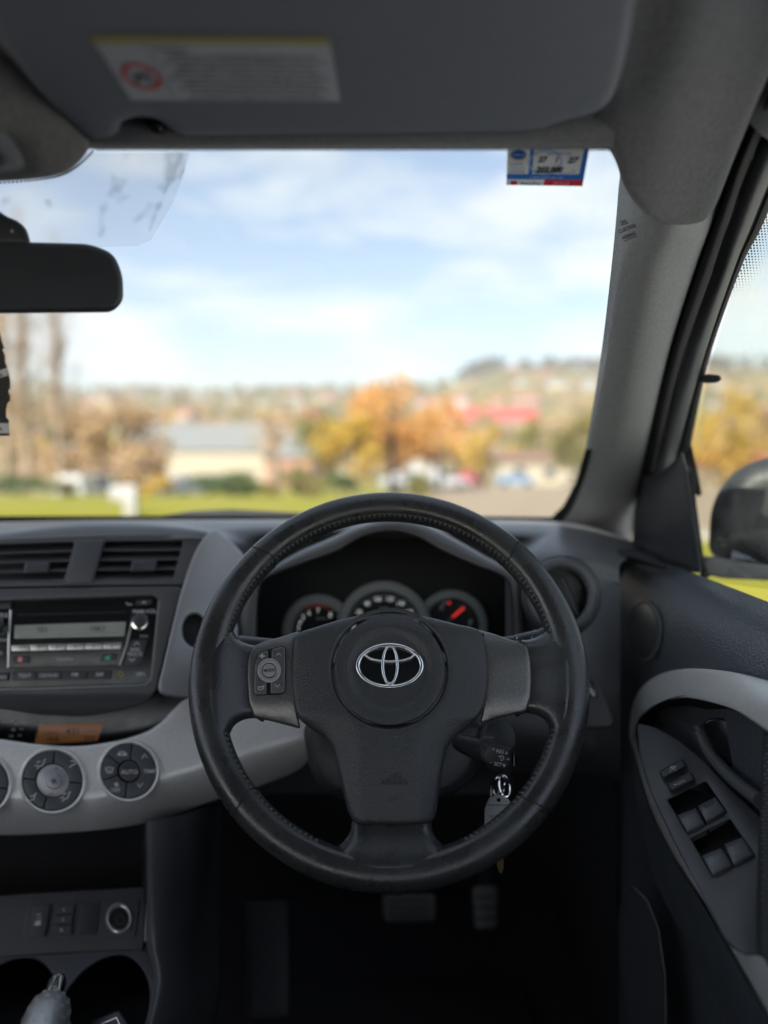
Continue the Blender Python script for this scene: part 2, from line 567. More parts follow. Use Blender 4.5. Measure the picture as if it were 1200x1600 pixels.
M = dict(
    leather=mat('leather_black', (0.033, 0.034, 0.035), 0.30, grain=0.22, scale=620, gdist=0.0005, kind='leather', rvar=0.14, vscale=22, var=0.10, spec=0.8),
    pad=mat('airbag_grain', (0.052, 0.053, 0.055), 0.36, grain=0.55, scale=640, gdist=0.0007, kind='leather', rvar=0.06, vscale=30),
    dash=mat('dash_plastic', (0.122, 0.124, 0.131), 0.40, var=0.10, grain=0.35, scale=900, gdist=0.0004, rvar=0.06, vscale=12),
    dark=mat('dark_plastic', (0.045, 0.047, 0.053), 0.40, grain=0.25, scale=900, gdist=0.0003, rvar=0.06),
    fascia=mat('fascia_plastic', (0.080, 0.082, 0.090), 0.36, grain=0.2, scale=1200, gdist=0.0003, rvar=0.05),
    gloss=mat('gloss_black', (0.010, 0.010, 0.012), 0.18, rvar=0.05, vscale=60),
    rubber=mat('rubber_black', (0.010, 0.010, 0.011), 0.7),
    silver=mat('silver_trim', (0.80, 0.78, 0.755), 0.33, metal=0.3, grain=0.10, scale=500, gdist=0.0003, stretch=(0.08, 1, 1), var=0.06, vscale=300),
    wing=mat('grey_wing_plastic', (0.37, 0.365, 0.375), 0.42, metal=0.5, var=0.05, vscale=25, grain=0.1, scale=900, gdist=0.0002),
    brushed=mat('brushed_grey', (0.20, 0.195, 0.188), 0.34, metal=0.7, var=0.16, vscale=500, stretch=(0.06, 1, 1), grain=0.12, scale=900, gdist=0.0002),
    chrome=mat('chrome', (0.86, 0.87, 0.88), 0.07, metal=1.0),
    satin=mat('satin_metal', (0.62, 0.61, 0.58), 0.30, metal=0.9),
    felt=mat('headlining_felt', (0.158, 0.160, 0.166), 0.95, spec=0.1, grain=0.9, scale=420, gdist=0.0014, var=0.12, vscale=220, sheen=0.2),
    visor=mat('visor_vinyl', (0.165, 0.177, 0.205), 0.75, spec=0.25, grain=0.3, scale=1100, gdist=0.0004, var=0.05, vscale=200),
    pillar=mat('pillar_plastic', (0.29, 0.296, 0.30), 0.62, grain=0.65, scale=330, gdist=0.0009, var=0.06, vscale=200, stretch=(0.7, 0.9, 2.0)),
    door=mat('door_vinyl', (0.095, 0.104, 0.118), 0.34, grain=0.75, scale=420, gdist=0.0009, kind='leather', rvar=0.06, vscale=14),
    armrest=mat('armrest_cloth', (0.030, 0.031, 0.034), 0.8, grain=0.6, scale=260, gdist=0.001, kind='leather'),
    carpet=mat('carpet_black', (0.035, 0.035, 0.037), 0.95, spec=0.1, grain=0.6, scale=300, gdist=0.002),
    swplate=mat('switch_plate', (0.080, 0.083, 0.094), 0.36, grain=0.25, scale=1200, gdist=0.0003, rvar=0.05),
    lcd=mat('lcd_grey', (0.36, 0.37, 0.32), 0.25),
    lcd_ink=mat('lcd_ink', (0.13, 0.135, 0.12), 0.4),
    amber=mat('amber_display', (0.26, 0.11, 0.045), 0.3, emit=0.06),
    amber_ink=mat('amber_ink', (0.012, 0.006, 0.004), 0.4),
    white=mat('print_white', (0.72, 0.72, 0.70), 0.5),
    soft=mat('print_grey', (0.60, 0.60, 0.60), 0.5),
    emboss=mat('embossed_mark', (0.010, 0.010, 0.011), 0.6),
    gaugeface=mat('gauge_face', (0.008, 0.008, 0.009), 0.35),
    bezel=mat('gauge_bezel', (0.30, 0.32, 0.31), 0.45),
    numeral=mat('added_glow_numerals', (0.75, 0.75, 0.73), 0.5, emit=0.22),  # glow added so the numerals stay readable inside the dark hood
    cap=mat('switch_cap', (0.15, 0.155, 0.17), 0.3, rvar=0.06, vscale=60),
    red=mat('red_paint', (0.55, 0.02, 0.02), 0.4),
    redlit=mat('red_needle', (0.75, 0.03, 0.02), 0.4, emit=0.25),
    green=mat('green_button', (0.03, 0.30, 0.20), 0.4, emit=0.08),
    pink=mat('pink_button', (0.62, 0.20, 0.20), 0.4, emit=0.05),
    grip=mat('handbrake_grip', (0.46, 0.46, 0.46), 0.38, metal=0.7),
    stitch=mat('stitch_thread', (0.16, 0.16, 0.15), 0.8),
    label=mat('label_paper', (0.40, 0.41, 0.44), 0.6),
    label_ink=mat('label_ink', (0.09, 0.09, 0.10), 0.7),
    yellow=mat('label_yellow', (0.34, 0.29, 0.08), 0.6),
    ink=mat('ink_black', (0.012, 0.012, 0.015), 0.6),
    blue=mat('print_blue', (0.03, 0.13, 0.38), 0.5),
    lblue=mat('print_pale_blue', (0.28, 0.42, 0.62), 0.5),
    paper=mat('paper_grey', (0.50, 0.49, 0.46), 0.6),
    brass=mat('brass', (0.55, 0.42, 0.16), 0.3, metal=0.9),
    tag=mat('clear_tag_plastic', (0.74, 0.75, 0.74), 0.2),
    mirror=mat('mirror_glass', (0.05, 0.053, 0.06), 0.04, spec=0.6),
    shell=mat('mirror_shell', (0.030, 0.033, 0.036), 0.5, rvar=0.06, vscale=30),
    freshener=mat('card_black', (0.05, 0.05, 0.052), 0.8, var=0.5, vscale=900),
    glass=glass_mat('windscreen_glass', (0.94, 0.965, 0.96)),
    sideglass=glass_mat('side_glass', (0.84, 0.87, 0.80), 0.035),
    seat=mat('seat_cloth', (0.03, 0.03, 0.033), 0.9, grain=0.4, scale=300, gdist=0.001),
    body=mat('body_paint', (0.42, 0.50, 0.62), 0.3, metal=0.4),  # silver blue chosen for the bluish light it bounces inside
)

def print_mat(name, col):
    m, n, l = new_mat(name)
    b = n['Principled BSDF']; b.inputs['Base Color'].default_value = (*col, 1); b.inputs['Roughness'].default_value = 0.5
    t = n.new('ShaderNodeBsdfTranslucent'); t.inputs['Color'].default_value = (*col, 1)
    x = n.new('ShaderNodeMixShader'); x.inputs['Fac'].default_value = 0.45
    l.new(b.outputs[0], x.inputs[1]); l.new(t.outputs[0], x.inputs[2]); l.new(x.outputs[0], n['Material Output'].inputs['Surface'])
    return m
for k_, c_ in (('s_paper', (0.72, 0.70, 0.66)), ('s_blue', (0.03, 0.16, 0.50)), ('s_lblue', (0.36, 0.52, 0.74)), ('s_red', (0.62, 0.03, 0.05)), ('s_white', (0.8, 0.8, 0.8)), ('s_ink', (0.01, 0.01, 0.02)), ('s_gold', (0.55, 0.42, 0.12))):
    M[k_] = print_mat('sticker_' + k_[2:], c_)

def frit_mat():
    m, n, l = new_mat('frit_dots')
    n.clear()
    out = n.new('ShaderNodeOutputMaterial'); tr = n.new('ShaderNodeBsdfTransparent'); df = n.new('ShaderNodeBsdfDiffuse')
    df.inputs['Color'].default_value = (0.02, 0.02, 0.025, 1)
    tl = n.new('ShaderNodeBsdfTranslucent'); tl.inputs['Color'].default_value = (0.72, 0.70, 0.74, 1)
    hz = n.new('ShaderNodeMixShader'); hz.inputs['Fac'].default_value = 0.24
    l.new(tr.outputs[0], hz.inputs[1]); l.new(tl.outputs[0], hz.inputs[2]); l.new(hz.outputs[0], out.inputs['Surface'])
    return m
M['frit'] = frit_mat()
Z = CAM.z
# ------------------------------------------------------------------ the place outside: ground, road, hillside
def ss(a, b, x):
    t = max(0.0, min(1.0, (x - a) / (b - a)))
    return t * t * (3 - 2 * t)

def G(x, y):
    left = -0.06 * max(0.0, min(y, 90) - 21)
    right = -0.04 * max(0.0, min(y, 100) - 10)
    k = ss(-1.5, 3.0, x)
    z = left * (1 - k) + right * k
    z -= 3.0 * ss(90, 240, y)
    hgt = 66 + 30 * ss(40, 140, x) + 10 * ss(-250, -600, x)
    t = max(0.0, min(1.0, (y - 235) / 665.0))
    z += (hgt + 7) * (t ** 1.1)
    if y > 150:
        z += 5.0 * noise.noise(V((x * 0.008, y * 0.008, 0.3))) * min(1, (y - 150) / 250)
    if y > 900: z -= (y - 900) * 0.05
    return z

def ground_mat():
    m, n, l = new_mat('grass_and_hill')
    b = n['Principled BSDF']; b.inputs['Roughness'].default_value = 0.9; b.inputs['Specular IOR Level'].default_value = 0.15
    tc = n.new('ShaderNodeTexCoord')
    n1 = n.new('ShaderNodeTexNoise'); n1.inputs['Scale'].default_value = 0.5; n1.inputs['Detail'].default_value = 6
    n2 = n.new('ShaderNodeTexNoise'); n2.inputs['Scale'].default_value = 0.03; n2.inputs['Detail'].default_value = 5
    g = n.new('ShaderNodeMixRGB'); g.inputs['Color1'].default_value = (0.20, 0.19, 0.016, 1); g.inputs['Color2'].default_value = (0.27, 0.25, 0.03, 1)
    h = n.new('ShaderNodeValToRGB')
    e = h.color_ramp.elements
    e[0].position = 0.36; e[0].color = (0.09, 0.10, 0.03, 1); e[1].position = 0.64; e[1].color = (0.30, 0.22, 0.09, 1)
    x = e.new(0.5); x.color = (0.19, 0.16, 0.06, 1)
    sp = n.new('ShaderNodeSeparateXYZ'); mr = n.new('ShaderNodeMapRange'); mr.inputs['From Min'].default_value = 60; mr.inputs['From Max'].default_value = 150
    mx = n.new('ShaderNodeMixRGB')
    l.new(tc.outputs['Object'], n1.inputs['Vector']); l.new(tc.outputs['Object'], n2.inputs['Vector']); l.new(tc.outputs['Object'], sp.inputs[0])
    l.new(n1.outputs['Fac'], g.inputs['Fac']); l.new(n2.outputs['Fac'], h.inputs['Fac']); l.new(sp.outputs['Y'], mr.inputs['Value'])
    l.new(mr.outputs['Result'], mx.inputs['Fac']); l.new(g.outputs[0], mx.inputs['Color1']); l.new(h.outputs[0], mx.inputs['Color2'])
    l.new(mx.outputs[0], b.inputs['Base Color'])
    return m
ys = [-400, -200, -80, -40, -20, -8] + [i * 1.5 for i in range(0, 40)] + [62 + i * 5 for i in range(12)] + [125 + 22 * i for i in range(40)] + [1040, 1200, 1500, 2200]
xs = [-1500, -1100, -800, -600] + [-480 + 24 * i for i in range(18)] + [-50 + 2.5 * i for i in range(42)] + [58 + 24 * i for i in range(22)] + [700, 900, 1200, 1600]
vs = [V((x, y, G(x, y))) for y in ys for x in xs]
nx = len(xs)
fs = [(j * nx + i, j * nx + i + 1, (j + 1) * nx + i + 1, (j + 1) * nx + i) for j in range(len(ys) - 1) for i in range(nx - 1)]
mk('ground', vs, fs, ground_mat(), ang=80, kind='structure', origin=(0, 0, 0))
asph = mat('road_surface', (0.30, 0.235, 0.165), 0.9, spec=0.2, var=0.12, vscale=1.2)
rx_, ry_ = [2.2 + i * 1.7 for i in range(36)], [12 + i * 1.5 for i in range(46)]
vs = [V((x + max(0, (y - 30)) * (-0.05), y, G(x, y) + 0.03)) for y in ry_ for x in rx_]
fs = [(j * 36 + i, j * 36 + i + 1, (j + 1) * 36 + i + 1, (j + 1) * 36 + i) for j in range(45) for i in range(35)]
mk('road', vs, fs, asph, kind='structure', origin=(0, 0, 0))
bounce_mat = mat('bounce_paving', (0.38, 0.38, 0.385), 0.9, spec=0.2, var=0.12, vscale=1.5)  # unseen pale paving added to bounce neutral light into the cabin
mk('bounce_paving', [V((-16, -40, .02)), V((16, -40, .02)), V((16, 5.4, .02)), V((2.9, 5.4, .02)), V((2.9, 13.0, .02)), V((-16, 13.0, .02))], [(0, 1, 2, 3), (0, 3, 4, 5)], bounce_mat, smooth=False, kind='structure', origin=(0, 0, 0))
kerb = mat('kerb_concrete', (0.36, 0.34, 0.31), 0.85, var=0.1, vscale=3)
kv, kf = [], []
for i in range(20):
    x = 2.2 + i * 3.0
    for q in ((11.84, 0.0), (11.84, 0.13), (12.0, 0.13), (12.0, 0.0)): kv.append(V((x, q[0], G(x, 12) + q[1])))
for i in range(19):
    for k in range(3): a = i * 4 + k; kf.append((a, a + 1, a + 5, a + 4))
mk('kerb', kv, kf, kerb, smooth=False, kind='structure', origin=(0, 0, 0))

# ------------------------------------------------------------------ trees and bushes
def leafmat(name, c1, c2):
    m, n, l = new_mat(name)
    b = n['Principled BSDF']; b.inputs['Roughness'].default_value = 0.75; b.inputs['Specular IOR Level'].default_value = 0.2
    b.inputs['Subsurface Weight'].default_value = 0.0
    tc = n.new('ShaderNodeTexCoord'); t = n.new('ShaderNodeTexNoise'); t.inputs['Scale'].default_value = 1.1; t.inputs['Detail'].default_value = 4
    r = n.new('ShaderNodeMapRange'); r.inputs['From Min'].default_value = 0.35; r.inputs['From Max'].default_value = 0.65
    x = n.new('ShaderNodeMixRGB'); x.inputs['Color1'].default_value = (*c1, 1); x.inputs['Color2'].default_value = (*c2, 1)
    l.new(tc.outputs['Object'], t.inputs['Vector']); l.new(t.outputs['Fac'], r.inputs['Value']); l.new(r.outputs['Result'], x.inputs['Fac']); l.new(x.outputs[0], b.inputs['Base Color'])
    return m
LM = dict(orange=leafmat('leaf_orange', (0.44, 0.20, 0.05), (0.60, 0.34, 0.10)), gold=leafmat('leaf_gold', (0.38, 0.22, 0.03), (0.50, 0.34, 0.06)), brown=leafmat('leaf_brown', (0.30, 0.19, 0.10), (0.44, 0.30, 0.16)),
          olive=leafmat('leaf_olive', (0.11, 0.11, 0.025), (0.24, 0.20, 0.05)), green=leafmat('leaf_green', (0.035, 0.07, 0.02), (0.10, 0.13, 0.03)), pine=leafmat('leaf_pine', (0.05, 0.055, 0.035), (0.09, 0.085, 0.05)))
bark = mat('bark_pale', (0.30, 0.22, 0.15), 0.9, var=0.2, vscale=6)
bark_d = mat('bark_dark', (0.12, 0.09, 0.06), 0.9, var=0.2, vscale=6)

def crown_mesh(rx, rz, n, leaf, seed, clumps=12):
    """leaf-sized faces spread through uneven clumps of the crown; centre at the origin"""
    R = random.Random(seed)
    vs, fs = [], []
    cl = []
    for k in range(clumps):
        w, t = R.uniform(0, 6.283), R.uniform(-0.8, 0.95)
        r = math.sqrt(max(0.05, 1 - t * t)) * R.uniform(0.35, 0.78)
        cl.append((V((rx * r * math.cos(w), rx * r * math.sin(w), rz * t * 0.78)), R.uniform(0.30, 0.52)))
    for i in range(n):
        c, s = cl[i % clumps]
        d = V((R.gauss(0, 1), R.gauss(0, 1), R.gauss(0, 1)))
        d = d.normalized() * (R.random() ** 0.45) * s
        p = c + V((d.x * rx, d.y * rx, d.z * rz))
        u = V((R.gauss(0, 1), R.gauss(0, 1), R.gauss(0, 1))).normalized(); w = u.orthogonal().normalized()
        a = leaf * R.uniform(0.6, 1.3)
        k = len(vs)
        vs += [p - u * a, p + w * a * 0.6, p + u * a, p - w * a * 0.6]
        fs.append((k, k + 1, k + 2, k + 3))
    return vs, fs

def limbs(base, top, r, n, spread, seed, droop=0.5):
    """trunk with tapering limbs -> verts, faces"""
    R = random.Random(seed)
    m = MB()
    L = top - base
    ax = [base + L * t + V((R.uniform(-1, 1), R.uniform(-1, 1), 0)) * (L.length * 0.012) for t in (0, .25, .5, .75, 1.0)]
    ax[0] = base
    m.add(tube(ax, [r, r * .85, r * .6, r * .4, r * .12], 7))
    for k in range(n):
        t = R.uniform(0.22, 0.95); p = base + L * t
        w = R.uniform(0, 6.283); l = spread * (1.1 - t) * R.uniform(0.6, 1.2) + spread * 0.15
        d = V((math.cos(w), math.sin(w), R.uniform(0.5, 1.5) * droop * 2)).normalized()
        q = p + d * l
        m.add(tube([p, p + d * l * .5 + V((0, 0, l * .05)), q], [r * .34 * (1.15 - t), r * .2 * (1.1 - t), r * .05], 5))
        for j in range(3):
            w2 = w + R.uniform(-1, 1); d2 = V((math.cos(w2), math.sin(w2), R.uniform(0.3, 1.6))).normalized(); s = p + d * l * R.uniform(.3, .9)
            m.add(tube([s, s + d2 * l * .5], [r * .10, r * .02], 4))
    return m.v, m.f

def tree(label, px, y, top_py, base_z, crown_w, leafs, seed, name='autumn_tree', group=None, n=1500, trunk=0.16, barkm=None, low=0.30, leaf=0.16, cat='tree'):
    x = ray(px, 700).x * y
    g = G(x, y) if base_z is None else base_z
    top = Z + ray(px, top_py).z * y
    t = thing(name, label, cat, (x, y, g), group)
    H_ = top - g
    v, f = limbs(V((x, y, g - 0.05)), V((x, y, g + H_ * 0.86)), trunk, 9, crown_w * 0.8, seed); mk('trunk', v, f, barkm or bark_d, t)
    zc, rz = g + H_ * (1 + low) / 2, H_ * (1 - low) / 2
    v, f = crown_mesh(crown_w, rz, n, leaf, seed + 100); c = V((x, y, zc)); mk('crown', [p + c for p in v], f, leafs, t, smooth=False)
    return t
tree('large orange autumn tree with a broad crown beyond the lawn', 612, 46, 592, None, 3.3, LM['orange'], 3, n=4200, trunk=0.22, low=0.12, leaf=0.17)
tree('golden orange tree leaning beside the broad autumn tree', 548, 42, 640, None, 2.0, LM['gold'], 4, n=1500, low=0.1)
tree('thin gold tree between the broad autumn tree and the car park', 688, 50, 622, None, 1.6, LM['orange'], 5, n=1300, low=0.15)
tree('brown-leaved tree beside the tall bare poplars', 190, 40, 628, None, 2.7, LM['brown'], 6, n=1500, low=0.2)
tree('bushy russet tree in front of the pale cottage', 225, 34, 700, None, 1.5, LM['brown'], 7, n=1300, low=0.05)
tree('brown tree behind the bare poplars', 95, 46, 640, None, 3.2, LM['brown'], 8, n=1500, low=0.1)
tree('slender brown sapling with a pale trunk at the lawn edge', 430, 27, 640, None, 1.0, LM['brown'], 9, name='sapling', n=260, trunk=0.17, barkm=bark, low=0.35, leaf=0.10)
tree('olive tree beside the car park below the red-roofed block', 850, 95, 640, None, 3.6, LM['olive'], 10, n=1400, low=0.05, leaf=0.3)
tree('yellow-green tree at the far end of the car park', 905, 80, 630, None, 3.0, LM['olive'], 11, n=1300, low=0.05, leaf=0.3)
tree('gold tree behind the blue parked car', 760, 105, 652, None, 3.4, LM['gold'], 12, n=1300, low=0.05, leaf=0.3)
tree('golden tree seen past the wing mirror', 1140, 60, 600, None, 3.0, LM['gold'], 13, n=1300, low=0.05, leaf=0.25)
tree('orange tree outside the driver window behind the red-roofed shed', 1190, 85, 620, None, 4.0, LM['brown'], 14, n=1400, low=0.05, leaf=0.3)
tree('olive street tree by the pale warehouse end', 495, 70, 630, None, 3.2, LM['olive'], 15, n=1300, low=0.05, leaf=0.25)
def poplar(label, px, y, top_py, r, seed):
    x = ray(px, 700).x * y; g = G(x, y); top = Z + ray(px, top_py).z * y
    t = thing('bare_poplar', label, 'tree', (x, y, g), 'bare poplars at the edge of the lawn')
    v, f = limbs(V((x, y, g - .05)), V((x, y, top)), r, 60, (top - g) * 0.12, seed, droop=1.6); mk('trunk', v, f, bark, t)
    v, f = crown_mesh((top - g) * .11, (top - g) * .44, 1100, 0.085, seed + 5, 26); c = V((x, y, g + (top - g) * .56)); mk('crown', [p + c for p in v], f, LM['brown'], t, smooth=False)
poplar('tall bare poplar with pale trunk, tallest of the row', 42, 38, 318, 0.28, 21)
poplar('shorter bare poplar beside the tallest one', 96, 41, 352, 0.22, 22)
poplar('bare poplar nearest the tree-shaped air freshener', 8, 36, 420, 0.22, 23)
def bush(label, px, y, top_py, w, lm, seed, n=900):
    x = ray(px, 700).x * y; g = G(x, y); top = Z + ray(px, top_py).z * y
    t = thing('bush', label, 'bush', (x, y, g), 'bushes along the far edge of the lawn')
    h = top - g
    v, f = limbs(V((x, y, g - .02)), V((x, y, g + h * .7)), 0.05, 7, w * .7, seed); mk('stems', v, f, bark_d, t)
    v, f = crown_mesh(w, h * .55, n, 0.075, seed + 3, 9); c = V((x, y, g + h * .5)); mk('foliage', [p + c for p in v], f, lm, t, smooth=False)
bush('dense dark green bush in front of the warehouse wall', 362, 25, 733, 1.25, LM['green'], 31, 1600)
bush('green bush between the sapling and the big orange tree', 470, 26, 735, 0.95, LM['olive'], 32)
bush('green bush at the foot of the big orange tree', 530, 27, 742, 0.9, LM['green'], 33)
bush('low olive bush beside the white signboard', 240, 26, 742, 0.8, LM['gold'], 34)
bush('dark bush at the foot of the poplars', 30, 26, 742, 1.3, LM['green'], 35)
bush('olive bush between the poplars and the white van', 92, 28, 752, 1.0, LM['olive'], 36)
bush('small bush right of the dense dark green one', 408, 26, 752, 0.6, LM['olive'], 37)
bush('small bush beneath the orange crown by the car park', 655, 34, 740, 0.8, LM['olive'], 38)

# ------------------------------------------------------------------ buildings
def pm(name, c, r=0.8): return mat(name, c, r, var=0.06, vscale=0.8)
WM = {'cream': pm('wall_cream', (0.42, 0.36, 0.265)), 'white': pm('wall_white', (0.50, 0.485, 0.455)), 'brick': pm('wall_brick', (0.36, 0.19, 0.12)), 'tan': pm('wall_tan', (0.46, 0.36, 0.25))}
RM = {'red': pm('roof_red', (0.38, 0.06, 0.05)), 'grey': pm('roof_grey', (0.20, 0.205, 0.195)), 'brown': pm('roof_brown', (0.20, 0.12, 0.08)), 'terracotta': pm('roof_terracotta', (0.42, 0.17, 0.09))}
pane = mat('window_pane', (0.05, 0.06, 0.08), 0.15)
doorm = mat('door_paint', (0.14, 0.10, 0.08), 0.6)

def gable(w, d, h, rh, ov=0.4):
    wall = (box((-w / 2, -d / 2, 0), (w / 2, d / 2, h)))
    a = [V((-w / 2 - ov, -d / 2 - ov, h - .1)), V((w / 2 + ov, -d / 2 - ov, h - .1)), V((w / 2 + ov, d / 2 + ov, h - .1)), V((-w / 2 - ov, d / 2 + ov, h - .1)), V((-w / 2 - ov, 0, h + rh)), V((w / 2 + ov, 0, h + rh))]
    return wall, (a, [(0, 1, 5, 4), (2, 3, 4, 5), (0, 4, 3), (1, 2, 5), (0, 3, 2, 1)])

HP = {}
def house(label, x, y, w, d, h, rh, wall, roof, rz=0.0, group=None, name='house', cat='house', base=None, wins=3):
    g = (min(G(x + a, y + b) for a in (-w / 2, w / 2) for b in (-d / 2, d / 2)) - 0.1) if base is None else base
    key = (w, d, h, rh, wall, roof, wins)
    t = thing(name, label, cat, (x, y, g), group)
    t.rotation_euler = (0, 0, rz)
    if key not in HP:
        z0 = V((0, 0, 0)); OFF[t.name] = z0
        wa, ro = gable(w, d, h, rh)
        ps = [mk('wall', wa[0], wa[1], WM[wall], t, smooth=False), mk('roof', ro[0], ro[1], RM[roof], t, smooth=False)]
        for k in range(wins):
            cx = -w / 2 + w * (k + 0.7) / (wins + 0.4)
            v, f = box((cx - w * .05, -d / 2 - .06, h * .40), (cx + w * .05, -d / 2 + .02, h * .78)); ps.append(mk('window', v, f, pane, t, smooth=False))
        v, f = box((w * .5 - w * .12, -d / 2 - .07, 0), (w * .5 - w * .05, -d / 2 + .02, h * .72)); ps.append(mk('door', v, f, doorm, t, smooth=False))
        HP[key] = ps
    else:
        for p in HP[key]:
            c = p.copy(); COL.objects.link(c); c.parent = t
    return t
R = random.Random(5)
houses = 0
combos = [('cream', 'grey'), ('white', 'terracotta'), ('brick', 'brown'), ('white', 'red'), ('tan', 'terracotta'), ('cream', 'brown'), ('white', 'grey'), ('brick', 'red')]
for i in range(64):
    y = 285 + 560 * ((i * 0.618) % 1.0)
    px = -60 + 1330 * ((i * 0.7548 + 0.13) % 1.0)
    x = ray(px, 700).x * y
    if 25 < x < 100 and 370 < y < 470: continue
    a, b = combos[i % 8]
    kindh = ('low', 'two-storey', 'wide')[i % 3]
    house(f'{kindh} {a} house with {b} roof on the far hillside', x, y, (12.0, 12.5, 19.0)[i % 3], 9.0, (4.2, 7.0, 4.6)[i % 3], 2.6, a, b, rz=R.uniform(-0.5, 0.5), group='houses on the far hillside')
house('long block with a bright red roof on the hillside', 61, 420, 52, 13, 6.5, 7.2, 'tan', 'red', 0.05, name='long_building', cat='building', wins=9)
wx = ray(355, 700).x * 118
house('pale warehouse with a wide light grey roof behind the bushes', wx - 1, 122, 27, 20, 7.4, 4.4, 'cream', 'grey', 0.0, name='warehouse', cat='warehouse', wins=0, base=-6.4)
house('cream cottage behind the brown tree and the white van', ray(118, 700).x * 75, 75, 9, 7, 2.4, 1.7, 'cream', 'brown', 0.1, name='cottage', cat='house', base=-3.4)
house('white house with a terracotta roof left of the big orange tree', ray(508, 700).x * 130, 130, 10, 8, 7.5, 2.4, 'cream', 'terracotta', 0.2, cat='house', base=-4.5)
house('dark-roofed shop at the right end of the warehouse', ray(470, 700).x * 110, 108, 9, 8, 5.2, 2.0, 'brick', 'grey', 0.0, name='shop', cat='building', base=-5.0)
house('low cream building across the car park', ray(860, 700).x * 88, 92, 12, 8, 3.4, 1.2, 'cream', 'brown', 0.0, name='low_building', cat='building')
house('red-roofed shed beyond the wing mirror', ray(1145, 700).x * 62, 62, 4.6, 4, 2.2, 1.2, 'tan', 'red', 0.5, name='shed', cat='shed', base=-2.1)
house('small white house above the car park trees', ray(662, 700).x * 150, 152, 6, 6, 8.5, 2.5, 'white', 'grey', 0.2, cat='house', base=-4.0)
house('tan house below the hilltop pines', ray(740, 700).x * 240, 240, 16, 9, 9.0, 3.0, 'tan', 'brown', -0.1, cat='house', base=-4.0)

# far woodland that reads as one mass
R = random.Random(11)
def wood(name, label, count, y0, y1, lm, s0, s1, seed, xr=None):
    R = random.Random(seed); m = MB()
    for i in range(count):
        y = R.uniform(y0, y1); x = (R.uniform(-0.62, 0.66) if xr is None else R.uniform(*xr)) * y
        s = R.uniform(s0, s1); c = V((x, y, G(x, y) + s * 0.9))
        v, f = crown_mesh(s, s * 1.05, 34, s * 0.34, seed * 1000 + i % 40, 6)
        m.add(([p + c for p in v], f))
    m.mk(name, lm, None, smooth=False, kind='stuff', label=label, cat='woodland')
wood('hillside_trees', 'brown and russet trees scattered between the hillside houses', 330, 190, 880, LM['brown'], 3.5, 6.5, 41)
wood('hillside_trees', 'dark olive trees scattered over the hillside', 260, 190, 880, LM['olive'], 3.5, 6.5, 42)
wood('hillside_trees', 'golden trees scattered low on the hillside', 150, 150, 600, LM['gold'], 3.0, 5.5, 43)
wood('hilltop_pines', 'dark pines along the top of the hill', 170, 860, 930, LM['pine'], 6.0, 10.0, 44, (0.10, 0.62))
wood('ridge_trees', 'grey-brown trees along the left ridge line', 170, 870, 930, LM['olive'], 4.0, 8.0, 45, (-0.62, 0.10))

# ------------------------------------------------------------------ sign and parked vehicles
whitep = mat('white_paint', (0.36, 0.35, 0.33), 0.5)
sx, sy = ray(202, 700).x * 15, 15
sg = thing('sign_post', 'white square post with a white board fixed to one side on the lawn', 'sign', (sx, sy, 0))
v, f = rbox((sx, sy, 0.33), (0.125, 0.10, 0.33), 0.01); mk('post', v, f, whitep, sg)
v, f = rbox((sx - 0.15, sy + 0.02, 0.49), (0.27, 0.07, 0.145), 0.01); mk('board', v, f, whitep, sg)

